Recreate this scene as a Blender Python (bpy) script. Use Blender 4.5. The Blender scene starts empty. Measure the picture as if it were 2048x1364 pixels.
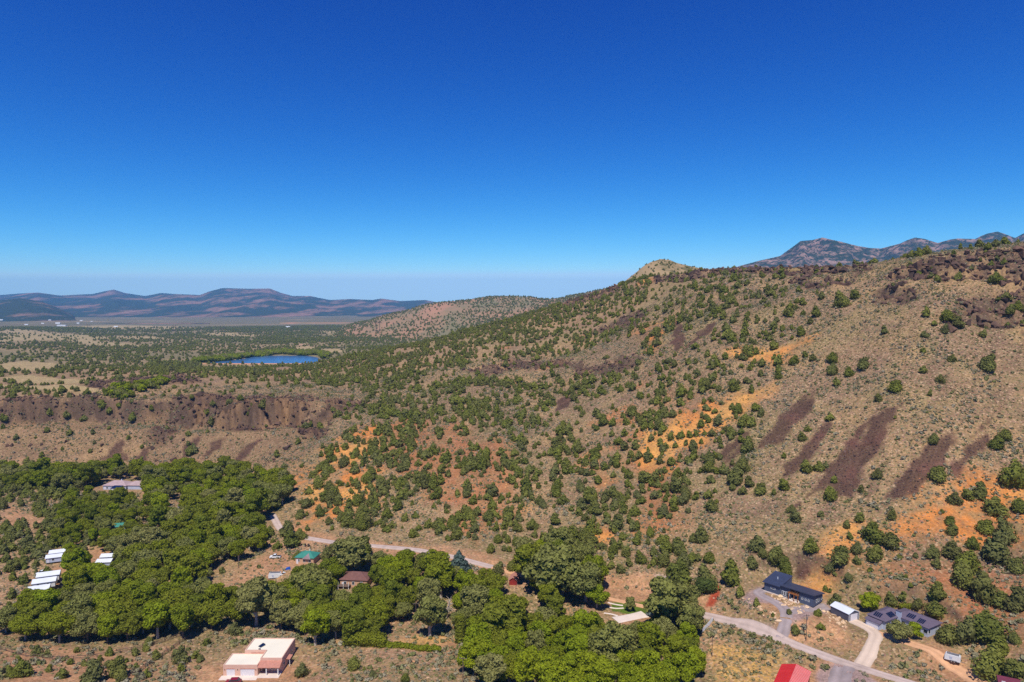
import bpy, bmesh, math, random
import numpy as np
from mathutils import Vector, Matrix
R = math.radians
random.seed(7); rng = np.random.default_rng(7)
S = bpy.context.scene
COL = S.collection

# ------------------------------------------------------------------ camera, sky, sun, exposure
CZ = 120.0; PITCH = R(-3.0); F = 1365.0
cam = bpy.data.cameras.new('camera'); cam.lens = 24.0; cam.sensor_width = 36.0
cam.clip_start = 1.0; cam.clip_end = 60000.0
co = bpy.data.objects.new('camera', cam); COL.objects.link(co)
co.location = (0, 0, CZ); co.rotation_euler = (R(90) + PITCH, 0, 0); S.camera = co
SUN_EL, SUN_AZ = R(60.0), R(189.0)          # azimuth the light comes from, clockwise from +Y
W = bpy.data.worlds.new('World'); S.world = W; W.use_nodes = True
wn = W.node_tree; bg = wn.nodes['Background']; bg.inputs[1].default_value = 0.088
sk = wn.nodes.new('ShaderNodeTexSky'); sk.sky_type = 'NISHITA'; sk.sun_disc = False
sk.sun_elevation = SUN_EL; sk.sun_rotation = SUN_AZ; sk.altitude = 2500; sk.air_density = 0.9
sk.dust_density = 0.0; sk.ozone_density = 4.0
# a clear dry mountain sky is deeper blue overhead: each channel of the sky gets one gain and one gamma
sc_ = wn.nodes.new('ShaderNodeSeparateColor'); cc_ = wn.nodes.new('ShaderNodeCombineColor'); wn.links.new(sk.outputs[0], sc_.inputs[0])
for ch, gma, gain in ((0, 3.2, 7.0), (1, 1.85, 2.2), (2, 1.08, 1.50)):
    a_ = wn.nodes.new('ShaderNodeMath'); a_.operation = 'MULTIPLY'; a_.inputs[1].default_value = .1; b_ = wn.nodes.new('ShaderNodeMath'); b_.operation = 'POWER'; b_.inputs[1].default_value = gma
    c_ = wn.nodes.new('ShaderNodeMath'); c_.operation = 'MULTIPLY'; c_.inputs[1].default_value = gain * 10
    d_ = wn.nodes.new('ShaderNodeMath'); d_.operation = 'MINIMUM'; d_.inputs[1].default_value = (.485, .66, .95)[ch]
    wn.links.new(sc_.outputs[ch], a_.inputs[0]); wn.links.new(a_.outputs[0], d_.inputs[0]); wn.links.new(d_.outputs[0], b_.inputs[0]); wn.links.new(b_.outputs[0], c_.inputs[0]); wn.links.new(c_.outputs[0], cc_.inputs[ch])
wn.links.new(cc_.outputs[0], bg.inputs[0])
sl = bpy.data.lights.new('sun', 'SUN'); sl.energy = 4.0; sl.angle = R(0.5); sl.color = (1.0, 0.95, 0.87)
so = bpy.data.objects.new('sun', sl); COL.objects.link(so)
sd = Vector((math.sin(SUN_AZ) * math.cos(SUN_EL), math.cos(SUN_AZ) * math.cos(SUN_EL), math.sin(SUN_EL)))
so.rotation_euler = sd.to_track_quat('Z', 'Y').to_euler()
so.location = (0, -50, 400)
S.view_settings.view_transform = 'Standard'; S.view_settings.look = 'None'
S.view_settings.exposure = 0.2; S.view_settings.gamma = 1.0; S.view_settings.use_curve_mapping = False
S.cycles.max_bounces = 6; S.cycles.diffuse_bounces = 2; S.cycles.glossy_bounces = 2
S.cycles.transmission_bounces = 4; S.cycles.transparent_max_bounces = 6; S.cycles.volume_bounces = 1
S.cycles.use_denoising = False; S.cycles.use_adaptive_sampling = True; S.cycles.adaptive_threshold = 0.008

# ------------------------------------------------------------------ helpers: noise, pixels to rays
def _h(ix, iy, s):
    n = (ix.astype(np.int64) * 374761393 + iy.astype(np.int64) * 668265263 + s * 1442695041) & 0xffffffff
    n = ((n ^ (n >> 13)) * 1274126177) & 0xffffffff
    n = ((n ^ (n >> 16)) * 2246822519) & 0xffffffff
    return ((n ^ (n >> 15)) & 0xffffff) / float(0xffffff)
def vnoise(x, y, s=0):
    x0 = np.floor(x); y0 = np.floor(y); fx = x - x0; fy = y - y0
    fx = fx * fx * (3 - 2 * fx); fy = fy * fy * (3 - 2 * fy)
    a = _h(x0, y0, s); b = _h(x0 + 1, y0, s); c = _h(x0, y0 + 1, s); d = _h(x0 + 1, y0 + 1, s)
    return (a * (1 - fx) + b * fx) * (1 - fy) + (c * (1 - fx) + d * fx) * fy
def fbm(x, y, wl, octv=4, s=0, gain=0.5):
    x = np.asarray(x, float); y = np.asarray(y, float)
    t = np.zeros(np.broadcast(x, y).shape); a = 1.0; n = 0; ca, sa = math.cos(.6), math.sin(.6)
    u, v = x / wl, y / wl
    for k in range(octv):
        t += a * (vnoise(u, v, s + k * 17) - .5) * 2; n += a; a *= gain
        u, v = (u * ca - v * sa) * 2.03 + 13.7, (u * sa + v * ca) * 2.03 + 5.1
    return t / n
def ridged(x, y, wl, octv=4, s=0, gain=0.5):
    x = np.asarray(x, float); y = np.asarray(y, float)
    t = np.zeros(np.broadcast(x, y).shape); a = 1.0; n = 0; ca, sa = math.cos(.6), math.sin(.6)
    u, v = x / wl, y / wl
    for k in range(octv):
        t += a * (1 - np.abs(2 * vnoise(u, v, s + k * 17) - 1)); n += a; a *= gain
        u, v = (u * ca - v * sa) * 2.03 + 3.7, (u * sa + v * ca) * 2.03 + 9.1
    return t / n
def sst(a, b, x):
    t = np.clip((x - a) / (b - a), 0, 1); return t * t * (3 - 2 * t)
cp, sp = math.cos(PITCH), math.sin(PITCH)
def ray(u, v):
    cx = (u - 1024.0) / F; cz = -(v - 682.0) / F
    return cx, cp - cz * sp, sp + cz * cp
def PY(u, v, Y):
    dx, dy, dz = ray(u, v); t = Y / dy; return (dx * t, Y, CZ + dz * t)
def PZ(u, v, z):
    dx, dy, dz = ray(u, v); t = (z - CZ) / dz; return (dx * t, dy * t, z)
def proj(x, y, z):
    x = np.asarray(x, float); y = np.asarray(y, float); z = np.asarray(z, float) - CZ
    fwd = y * cp + z * sp; up = -y * sp + z * cp
    fwd = np.where(fwd > 1, fwd, np.nan)
    return 1024 + F * x / fwd, 682 - F * up / fwd, fwd

# ------------------------------------------------------------------ terrain heights from surveyed points
ctrl = []
def cz_(*pts):
    for u, v, z in pts: ctrl.append(PZ(u, v, z))
def cy_(*pts):
    for u, v, Y in pts: ctrl.append(PY(u, v, Y))
cz_((0,1364,11),(200,1364,9),(400,1364,5),(520,1345,3),(700,1364,8),(900,1364,7),(1100,1364,1),(1300,1364,1),(1500,1364,4),(1640,1364,6),
    (0,1290,5),(200,1300,4),(350,1290,3),(600,1260,1),(800,1300,4),(800,1240,1),(0,1200,0),(200,1200,0),(400,1200,0),(600,1200,0),(1000,1250,0),(1200,1250,0),
    (0,1100,3),(150,1100,2),(300,1100,0),(450,1130,2),(550,1110,3),(0,1020,6),(150,1020,4),(300,1020,1),(450,1030,0),(0,960,3),(200,960,1),(400,960,0),
    (600,1075,4.5),(700,1090,5),(800,1100,5.5),(960,1128,6),(1100,1150,5.5),(1200,1195,3),(1300,1215,4),(1420,1225,6),(1560,1290,6.5),(1720,1340,7.5),
    (1580,1200,12),(1640,1210,12),(1500,1200,10),(1690,1235,11),(1800,1260,11),(1870,1270,11.5),(1903,1318,9),(1760,1290,9),(1700,1280,9),(1620,1260,9),(2000,1364,10),(1850,1364,8),
    (0,935,2),(150,935,2),(300,932,2),(450,940,2.5),(530,960,3),
    (0,870,20),(200,870,20),(400,870,21),(520,880,20),(0,805,40),(100,800,42),(230,795,43),(400,785,43),(520,790,43),(0,825,34),(200,830,31),(400,820,34),
    (0,770,44),(200,765,46),(330,755,46),(450,750,46),(0,740,40),(200,740,42),(380,742,42),(550,745,42),(300,728,26),(450,736,19),(560,737,19),
    (405,727,20),(500,728,20),(640,728,21),(460,718,20),(560,710,19),(640,711,20),(700,700,24),
    (0,715,30),(150,715,30),(300,712,26),(0,695,28),(200,695,24),(400,695,20),(550,695,18),(750,690,20),
    (0,670,26),(200,672,18),(400,675,14),(600,675,14),(800,675,20),(0,655,20),(200,655,8),(450,655,8),(700,655,10),(0,645,16),(250,645,4),(500,645,4),(750,645,8))
# the big slope, column by column
cy_((600,980,400),(640,900,470),(600,850,520),(600,800,575),(600,770,640),(610,748,740))
cy_((800,1000,375),(800,900,450),(800,830,530),(800,780,610),(800,740,700),(800,710,790))
cy_((950,1050,338),(950,960,388),(950,860,470),(950,790,560),(950,740,640),(950,700,720),(950,670,800))
cy_((1100,1100,310),(1100,1000,360),(1100,900,430),(1100,800,520),(1100,730,620),(1100,690,690),(1100,640,800))
cy_((1250,1150,280),(1250,1050,320),(1250,950,370),(1250,850,430),(1250,760,505),(1250,700,580),(1250,640,670),(1250,590,760))
cy_((1400,1150,272),(1400,1050,306),(1400,950,345),(1400,850,392),(1400,750,450),(1400,650,535),(1400,600,600),(1400,560,660))
cy_((1550,1130,262),(1550,1050,288),(1550,950,324),(1550,850,364),(1550,750,412),(1550,650,480),(1550,580,550),(1550,550,590))
cy_((1700,1150,252),(1700,1050,278),(1700,950,308),(1700,850,343),(1700,750,383),(1700,650,432),(1700,580,482),(1700,545,520))
cy_((1870,1180,238),(1870,1080,260),(1870,950,290),(1870,850,318),(1870,750,350),(1870,650,390),(1870,580,430),(1870,530,465))
cy_((2040,1340,192),(2040,1200,226),(2040,1100,250),(2040,1000,276),(2040,900,302),(2040,800,332),(2040,700,364),(2040,600,400),(2040,540,425),(2040,500,445))
cy_((2350,1100,205),(2350,900,255),(2350,700,310),(2350,500,380))
sil = [(640,727,860),(700,713,860),(795,694,870),(873,680,880),(924,662,880),(990,648,890),(1030,637,890),(1088,620,890),(1120,608,880),(1158,594,870),
       (1209,580,850),(1252,566,820),(1300,553,770),(1400,541,700),(1470,537,660),(1560,536,620),(1640,535,575),(1700,533,545),(1740,528,530),(1790,518,515),
       (1850,508,500),(1900,501,490),(1960,493,480),(2048,484,465),(2200,470,430),(2400,450,400)]
for u, v, Y in sil[1:]:
    x, y, z = PY(u, v, Y); ctrl.append((x, y, z))
    k = 1.22
    ctrl.append((x * k, y * k, z - (16 if u > 1280 else 28)))
    ctrl.append((x * 1.6, y * 1.6, (z * .72) if u > 1280 else 30.0))
for x, y, z in [(-200,60,16),(0,60,14),(200,60,14),(-90,150,12),(60,150,10),(220,120,18),(-160,190,12),(-400,200,14),(-500,400,8),(-600,600,46),(-700,900,40),
                (300,150,22),(600,300,160),(900,600,150),(1500,1200,100),(1800,2500,60),(600,2500,30),(0,4500,10),(-3000,4500,15),(3000,4500,40),(-2500,2500,30),(-1500,1500,34)]:
    ctrl.append((x, y, z))
ctrl = np.array(ctrl)
def warp(x, y):
    r = np.hypot(x, y); return np.stack([np.arctan2(x, y) * 1.0, np.log(r)], -1)
cw = warp(ctrl[:, 0], ctrl[:, 1])
def tps(d2): return 0.5 * d2 * np.log(d2 + 1e-12)
N = len(cw); D = ((cw[:, None] - cw[None]) ** 2).sum(-1)
A = np.zeros((N + 3, N + 3)); A[:N, :N] = tps(D) + np.eye(N) * 2e-4
A[:N, N] = 1; A[:N, N + 1:] = cw; A[N, :N] = 1; A[N + 1:, :N] = cw.T
sol = np.linalg.solve(A, np.concatenate([ctrl[:, 2], [0, 0, 0]]))
AZL = R(41)
azs = np.concatenate([np.arange(-180, -41, 3.0) * math.pi / 180, np.linspace(-AZL, AZL, 860), np.arange(44, 181, 3.0)[:-1] * math.pi / 180, [math.pi]])
rs = np.concatenate([[1, 15, 40, 70, 100, 125, 145], np.geomspace(158, 7000, 800), np.geomspace(7600, 40000, 14)])
cAz = np.linspace(-R(60), R(60), 240); cLr = np.linspace(math.log(60), math.log(7000), 240)
ga, gl = np.meshgrid(cAz, cLr, indexing='ij'); gp = np.stack([ga.ravel(), gl.ravel()], -1); gz = np.zeros(len(gp))
for i in range(0, len(gp), 8000):
    q = gp[i:i + 8000]; gz[i:i + 8000] = tps(((q[:, None] - cw[None]) ** 2).sum(-1)) @ sol[:N] + sol[N] + q @ sol[N + 1:]
gz = gz.reshape(240, 240)
def gridlerp(a, l):
    fa = np.clip((a - cAz[0]) / (cAz[1] - cAz[0]), 0, 238.999); fl = np.clip((l - cLr[0]) / (cLr[1] - cLr[0]), 0, 238.999)
    ia = fa.astype(int); il = fl.astype(int); ta = fa - ia; tl = fl - il
    return (gz[ia, il] * (1 - ta) + gz[ia + 1, il] * ta) * (1 - tl) + (gz[ia, il + 1] * (1 - ta) + gz[ia + 1, il + 1] * ta) * tl
AZ, RR = np.meshgrid(azs, rs, indexing='ij')
Z = gridlerp(AZ, np.log(RR))
k = sst(R(48), R(60), np.abs(AZ)); Z = Z * (1 - k) + 12 * k
k = sst(4500, 7000, RR); Z = Z * (1 - k) + 4 * k
Z = np.clip(Z, -3, 230)
k = sst(150, 60, RR); Z = Z * (1 - k) + 12 * k
# make the ridge line sit where it was surveyed
su = np.array([s[0] for s in sil], float); tz = []
for u, v, Y in sil:
    x, y, z = PY(u, v, Y); tz.append((math.atan2(x, y), (z - CZ) / math.hypot(x, y), math.hypot(x, y)))
tz = np.array(tz)
def fix_ridge(Z):
    for it in range(3):
        near = (RR > 420) & (RR < 1150)
        el = np.where(near, (Z - CZ) / RR, -9); cur = el.max(1)
        tgt = np.interp(azs, tz[:, 0], tz[:, 1]); rr = np.interp(azs, tz[:, 0], tz[:, 2])
        dlt = np.where((azs > tz[0, 0]) & (azs < tz[-1, 0]), tgt - cur, 0)
        fade = sst(tz[0, 0], tz[0, 0] + .03, azs) * (1 - sst(tz[-1, 0] - .08, tz[-1, 0], azs))
        dlt = dlt * fade
        pad_ = np.pad(dlt, 12, mode='edge'); ker = np.hanning(25); dlt = np.convolve(pad_, ker / ker.sum(), 'valid')
        w = sst(0.55, .95, RR / rr[:, None]) * (1 - sst(1.5, 2.2, RR / rr[:, None]))
        Z = Z + dlt[:, None] * RR * w
    return Z
Z = fix_ridge(Z)
X = np.sin(AZ) * RR; Y = np.cos(AZ) * RR

def cast(u, v, Zg=None):
    """first point of the ground met by the sight line of a pixel"""
    Zg = Z if Zg is None else Zg
    dx, dy, dz = ray(u, v); a = math.atan2(dx, dy); te = dz / math.hypot(dx, dy)
    i = int(np.searchsorted(azs, a)) - 1; t = (a - azs[i]) / (azs[i + 1] - azs[i])
    col = Zg[i] * (1 - t) + Zg[i + 1] * t; d = col - (CZ + rs * te)
    j = np.argmax(d > 0) if (d > 0).any() else len(rs) - 2
    j = max(j, 1); f = d[j - 1] / (d[j - 1] - d[j]) if d[j] > 0 else 0
    r = rs[j - 1] + (rs[j] - rs[j - 1]) * f
    return (math.sin(a) * r, math.cos(a) * r, CZ + r * te)
def height(x, y):
    x = np.asarray(x, float); y = np.asarray(y, float)
    a = np.arctan2(x, y); r = np.hypot(x, y)
    i = np.clip(np.searchsorted(azs, a) - 1, 0, len(azs) - 2); j = np.clip(np.searchsorted(rs, r) - 1, 0, len(rs) - 2)
    ta = (a - azs[i]) / (azs[i + 1] - azs[i]); tr = (r - rs[j]) / (rs[j + 1] - rs[j])
    return (Z[i, j] * (1 - ta) + Z[i + 1, j] * ta) * (1 - tr) + (Z[i, j + 1] * (1 - ta) + Z[i + 1, j + 1] * ta) * tr
def world_poly(pp): return np.array([cast(u, v)[:2] for u, v in pp])
def pip(px, py, poly):
    """signed distance to a polygon, negative inside"""
    px = np.asarray(px, float); py = np.asarray(py, float)
    inside = np.zeros(px.shape, bool); d2 = np.full(px.shape, 1e18); n = len(poly)
    for i in range(n):
        x0, y0 = poly[i]; x1, y1 = poly[(i + 1) % n]; ex, ey = x1 - x0, y1 - y0
        t = np.clip(((px - x0) * ex + (py - y0) * ey) / (ex * ex + ey * ey + 1e-9), 0, 1)
        d2 = np.minimum(d2, (px - x0 - t * ex) ** 2 + (py - y0 - t * ey) ** 2)
        c = ((y0 > py) != (y1 > py)) & (px < ex * (py - y0) / (ey if ey else 1e-9) + x0); inside ^= c
    d = np.sqrt(d2); return np.where(inside, -d, d)
def pip_box(poly, pad, px=None, py=None):
    """same, on the ground grid, only where the box of the polygon reaches (else far)"""
    out = np.full(X.shape, 1e3); m = (X > poly[:, 0].min() - pad) & (X < poly[:, 0].max() + pad) & (Y > poly[:, 1].min() - pad) & (Y < poly[:, 1].max() + pad)
    out[m] = pip(X[m], Y[m], poly); return out
def line_dist(px, py, pl):
    d2 = np.full(np.shape(px), 1e18)
    for (x0, y0), (x1, y1) in zip(pl[:-1], pl[1:]):
        ex, ey = x1 - x0, y1 - y0; t = np.clip(((px - x0) * ex + (py - y0) * ey) / (ex * ex + ey * ey + 1e-9), 0, 1)
        d2 = np.minimum(d2, (px - x0 - t * ex) ** 2 + (py - y0 - t * ey) ** 2)
    return np.sqrt(d2)
# ------------------------------------------------------------------ what lies where on the ground (polygons surveyed as ground points)
ROAD = [(545,1030),(553,1045),(560,1058),(600,1074),(680,1087),(760,1093),(830,1099),(900,1112),(960,1128),(1040,1150),(1130,1175),(1220,1196),(1320,1213),(1425,1233),(1480,1247),(1545,1272),(1610,1297),(1680,1322),(1760,1348),(1860,1378)]
DRIVE_A = [(1560,1279),(1572,1262),(1576,1240),(1566,1222),(1545,1208),(1522,1196),(1505,1190),(1512,1180),(1528,1172)]
DRIVE_A2 = [(1575,1238),(1600,1228),(1630,1214),(1655,1205)]
DRIVE_B = [(1722,1332),(1742,1300),(1760,1280),(1745,1262),(1722,1252),(1705,1242)]
DRIVE_B2 = [(1752,1272),(1800,1292),(1850,1308),(1893,1326),(1940,1350),(1985,1380)]
DRIVE_C = [(1690,1328),(1680,1350),(1668,1385)]
wl = lambda pp: np.array([cast(u, v)[:2] for u, v in pp])
def smooth_line(p, step=2.0):
    p = np.asarray(p); d = np.concatenate([[0], np.cumsum(np.hypot(*(p[1:] - p[:-1]).T))]); n = max(int(d[-1] / step), 2)
    q = np.stack([np.interp(np.linspace(0, d[-1], n), d, p[:, k]) for k in (0, 1)], -1)
    for _ in range(6): q[1:-1] = q[1:-1] * .5 + (q[:-2] + q[2:]) * .25
    return q
road_lines = {}
ROAD1, ROADM, ROAD2 = ROAD[:9] + [(985,1134)], [(985,1134),(1040,1150),(1130,1175),(1220,1196),(1320,1213),(1400,1228)], [(1400,1228)] + ROAD[13:]
for nm, pl, hw in (('road', ROAD1, 2.0), ('creek_track', ROADM, 1.5), ('road.001', ROAD2, 2.15), ('driveway', DRIVE_A, 2.3), ('driveway_spur', DRIVE_A2, 2.6), ('concrete_driveway', DRIVE_B, 2.6), ('dirt_track', DRIVE_B2, 2.4), ('barn_driveway', DRIVE_C, 3.4)):
    road_lines[nm] = (smooth_line(wl(pl)), hw)
lake_poly = np.array([PZ(u, v, 20)[:2] for u, v in [(404,728),(440,722.5),(480,719),(505,714.5),(520,711.8),(560,711.2),(600,711.8),(632,713.5),(637,718),(634,725),(620,728),(560,728.6),(480,728.8)]])
PADS = [((105,247.5),17,12.0,9), ((117,233.5),8,11.0,6), ((131,226),15,11.0,7), ((-82,215),17,3.0,8), ((88,202),11,4.5,6), ((-93,299),8,4.5,6), ((-248,432),18,3.0,8), ((44,259),15,3.0,8), ((-67,281),10,3.0,6)]
near = RR < 1300
fine = near & (RR > 150) & (np.abs(AZ) < R(48))
rdist = np.full(X.shape, 1e3)
for nm, (q, hw) in road_lines.items():
    m = (X > q[:, 0].min() - 15) & (X < q[:, 0].max() + 15) & (Y > q[:, 1].min() - 15) & (Y < q[:, 1].max() + 15)
    rdist[m] = np.minimum(rdist[m], line_dist(X[m], Y[m], q[::3] if len(q) > 8 else q) - hw)
padw = np.zeros(X.shape)
for (cx, cy), r, z, fall in PADS:
    d = np.hypot(X - cx, Y - cy); w = 1 - sst(r, r + fall, d); Z = Z * (1 - w) + z * w; padw = np.maximum(padw, w)
lkd = pip_box(lake_poly, 90); Z = np.where(lkd < 1, np.minimum(Z, 19.2 - np.clip(-lkd, 0, 10) * .3), np.where((lkd < 25) & (lkd > 1), np.maximum(Z, 20.3 + lkd * .05), Z))
ROCKS = [[(1785,545),(1800,535),(1850,517),(1900,508),(1950,502),(2000,500),(2048,498),(2100,492),(2100,560),(2030,572),(1975,556),(1940,553),(1900,566),(1850,560),(1800,556)],
    [(1928,610),(1950,598),(1985,588),(2048,585),(2100,580),(2100,668),(2020,670),(1985,668),(1950,655),(1935,640)],
    [(1400,537),(1480,536),(1560,536),(1640,535),(1700,535),(1740,532),(1740,540),(1700,546),(1640,550),(1560,544),(1500,545),(1400,549)],
    [(1590,556),(1650,560),(1722,550),(1690,574),(1640,578),(1610,572)],
    [(930,737),(1000,722),(1060,720),(1120,722),(1180,730),(1250,716),(1282,708),(1288,722),(1240,742),(1180,750),(1110,738),(1040,742),(960,752)],
    [(0,800),(30,796),(55,795),(70,802),(88,803),(100,826),(60,832),(30,822),(0,830)],
    [(345,806),(390,798),(440,806),(500,800),(560,806),(620,796),(640,804),(600,836),(540,852),(470,850),(420,838),(360,828)],
    [(185,762),(225,762),(238,770),(215,778),(180,775)], [(140,793),(190,788),(214,790),(190,800),(150,804)],
    [(262,758),(330,755),(398,753),(398,762),(330,765),(262,768)],
    [(645,812),(690,802),(750,800),(768,806),(740,816),(690,820),(660,826)],
    [(1310,555),(1360,552),(1408,547),(1408,554),(1360,560),(1312,563)],
    [(1225,640),(1262,622),(1290,632),(1265,655),(1230,660),(1195,668),(1180,662)],
    [(1115,605),(1170,588),(1230,572),(1236,580),(1180,598),(1120,616)],
    [(1750,580),(1800,576),(1830,590),(1800,612),(1760,600)], [(1880,640),(1905,630),(1925,640),(1905,655)], [(600,850),(640,845),(655,862),(620,872)],
    [(300,850),(330,838),(345,860),(320,885),(298,880)]]
TALUS = [[(1640,770),(1632,795),(1600,850),(1560,884),(1505,905),(1545,850),(1600,790)],
    [(1806,806),(1797,838),(1760,890),(1720,930),(1700,985),(1650,975),(1590,1008),(1625,965),(1690,880),(1745,838)],
    [(1658,850),(1645,885),(1605,930),(1568,950),(1562,928),(1600,900),(1632,868)],
    [(1940,850),(1905,895),(1880,935),(1830,985),(1765,992),(1800,955),(1850,900),(1895,868)],
    [(1976,860),(1970,895),(1945,920),(1910,952),(1902,922),(1945,885)],
    [(1503,862),(1492,895),(1460,930),(1430,958),(1440,915),(1455,890)],
    [(246,878),(256,905),(252,920),(200,920),(226,895)],
    [(1352,640),(1364,652),(1372,690),(1362,712),(1344,690)],
    [(1432,636),(1424,664),(1385,686),(1350,712),(1395,660)],
    [(400,872),(388,895),(360,920),(372,890)], [(460,868),(430,905),(395,925),(425,885)], [(520,880),(490,918),(465,925),(492,890)],
    [(2030,790),(1975,850),(1940,870),(1985,815)], [(1118,795),(1150,790),(1140,815),(1110,825)], [(1640,1120),(1625,1145),(1605,1155),(1612,1130)],
    [(1548,1060),(1520,1100),(1500,1110),(1520,1075)], [(300,895),(290,925),(270,925),(285,900)]]
ORANGE = [[(552,940),(600,936),(640,926),(672,880),(720,852),(765,850),(748,895),(720,950),(690,985),(655,1010),(610,1005),(575,985)],
    [(1345,808),(1380,790),(1430,788),(1490,770),(1552,760),(1545,795),(1500,832),(1440,868),(1400,905),(1350,880)],
    [(1290,650),(1332,648),(1330,690),(1308,720),(1283,712)], [(1290,862),(1355,868),(1352,950),(1300,975),(1278,930)],
    [(1148,1034),(1185,1042),(1212,1055),(1205,1078),(1165,1056)], [(1170,915),(1215,905),(1235,945),(1200,985),(1170,960)],
    [(1640,1055),(1700,1022),(1760,1045),(1790,1010),(1860,985),(1950,965),(2090,965),(2090,1110),(1960,1125),(1880,1085),(1760,1100),(1680,1095)],
    [(1586,1163),(1640,1168),(1664,1188),(1655,1206),(1630,1188),(1590,1172)], [(1450,700),(1500,722),(1545,735),(1580,700),(1610,680),(1560,690)],
    [(1290,965),(1330,955),(1330,1040),(1290,1060)], [(1050,985),(1075,975),(1080,1010),(1050,1015)],[(640,950),(700,930),(760,945),(740,1010),(660,1040),(600,1060),(590,1020)],
    [(1290,560),(1300,560),(1300,566),(1292,566)]]
REDSOIL = [[(760,855),(830,840),(880,880),(900,840),(960,880),(1010,870),(1030,930),(1000,1000),(900,1035),(840,1000),(780,930)], [(900,900),(1010,960),(1040,1050),(960,1080),(880,1060)],
    [(1290,880),(1360,930),(1370,1050),(1300,1080),(1250,1010)], [(1660,1100),(1760,1095),(1900,1120),(2060,1180),(2060,1300),(1930,1260),(1800,1190),(1700,1160)]]
RED_TRACK = [[(1352,1176),(1395,1168),(1412,1178),(1405,1190),(1360,1188)], [(1430,1165),(1441,1172),(1436,1196),(1427,1212),(1413,1212),(1416,1195),(1428,1184)]]
DIRT = [[(590,1058),(700,1075),(830,1088),(960,1110),(1060,1125),(1180,1140),(1300,1150),(1420,1185),(1425,1225),(1320,1225),(1200,1205),(1050,1160),(900,1125),(700,1100),(590,1085)],
    [(470,1150),(520,1120),(560,1100),(600,1110),(600,1140),(560,1165),(500,1172),(430,1180)], [(0,1010),(30,1008),(60,1025),(90,1042),(85,1058),(40,1050),(0,1062)],
    [(165,1105),(220,1090),(235,1110),(225,1150),(190,1140)], [(90,1150),(125,1130),(130,1150),(95,1210),(80,1200)], [(1220,1235),(1290,1225),(1310,1240),(1240,1262)],
    [(1540,1270),(1620,1225),(1660,1215),(1700,1245),(1720,1300),(1640,1290),(1600,1292)], [(1585,1325),(1650,1310),(1720,1330),(1740,1370),(1600,1370)],
    [(400,1330),(620,1330),(640,1372),(400,1372)], [(0,1300),(60,1290),(200,1310),(330,1330),(240,1372),(0,1372)], [(780,1290),(860,1255),(930,1275),(940,1290),(1010,1310),(960,1330),(870,1300)],
    [(1470,1200),(1530,1190),(1600,1220),(1590,1250),(1540,1225)],[(1800,1270),(1890,1290),(1960,1330),(2010,1372),(1900,1372),(1850,1320)], [(505,1095),(545,1085),(600,1095),(580,1105)]]
YELLOW = [[(1425,1290),(1500,1290),(1560,1310),(1570,1372),(1420,1372)], [(800,1285),(900,1250),(905,1262),(830,1300)]]
LAWN = [[(1222,1205),(1295,1203),(1298,1228),(1262,1230),(1224,1222)]]
GREYROCK = [[(1315,1150),(1352,1158),(1360,1185),(1330,1178)], [(1392,1150),(1415,1145),(1420,1160),(1398,1168)]]
FIELD = [[(0,728),(40,722),(105,726),(130,735),(60,742),(0,742)], [(312,722),(345,719),(368,726),(340,727)], [(630,699),(680,697),(690,702),(650,707)], [(585,696),(615,692),(640,697),(600,701)],
    [(700,660),(760,668),(752,676),(706,672)], [(0,755),(60,752),(170,758),(200,765),(60,766),(0,762)], [(0,768),(120,770),(200,778),(210,785),(100,780),(0,775)]]
PLAIN = [[(0,657),(60,660),(150,668),(230,676),(180,682),(120,680),(0,684)], [(60,672),(200,680),(300,690),(260,694),(160,690)],[(130,652),(240,650),(360,653),(430,656),(350,660),(200,658)], [(420,664),(540,668),(500,674),(400,670)], [(640,664),(760,655),(820,660),(780,672),(680,676)], [(230,672),(340,674),(330,678),(230,678)]]
def mask(polys, soft, jit=0.0, wl_=12.0, seed=0):
    out = np.zeros(X.shape)
    nz = None
    for pp in polys:
        P_ = world_poly(pp); d = pip_box(P_, soft + jit * 2)
        if jit:
            mm = d < soft + jit * 2
            d = d.copy(); d[mm] += jit * fbm(X[mm], Y[mm], wl_, 3, seed)
        out = np.maximum(out, 1 - sst(-soft * .5, soft * .5, d))
    return out
M_rock = mask(ROCKS, 9, 9, 20, 3); M_talus = mask(TALUS, 4, 3.2, 7, 5); M_orange = mask(ORANGE, 16, 16, 26, 7); M_red = mask(REDSOIL, 18, 16, 30, 9)
M_scarp = mask([[(0,798),(200,800),(345,800),(640,792),(700,800),(660,860),(600,930),(420,935),(200,925),(0,925)]], 14, 12, 30, 25); M_rtrack = mask(RED_TRACK, 1.2, .8, 4, 11); M_dirt = mask(DIRT, 8, 6, 16, 13); M_yel = mask(YELLOW, 8, 6, 12, 15); M_lawn = mask(LAWN, .8); M_grey = mask(GREYROCK, 3, 2, 6, 17)
M_grav = mask([[(1495,1180),(1527,1170),(1529,1186),(1548,1204),(1536,1208),(1515,1203),(1500,1212),(1488,1196)],[(1582,1216),(1625,1214),(1650,1203),(1668,1212),(1655,1226),(1610,1238),(1582,1250),(1572,1232)],[(1500,1250),(1560,1262),(1566,1274),(1520,1262)],[(1640,1330),(1700,1322),(1740,1345),(1760,1380),(1640,1380),(1625,1350)],[(1330,1150),(1352,1160),(1356,1176),(1322,1168)]], 2.2, 1.6, 6, 23); M_field = mask(FIELD, 8, 6, 30, 19); M_plain = mask(PLAIN, 60, 60, 200, 21)
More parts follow.
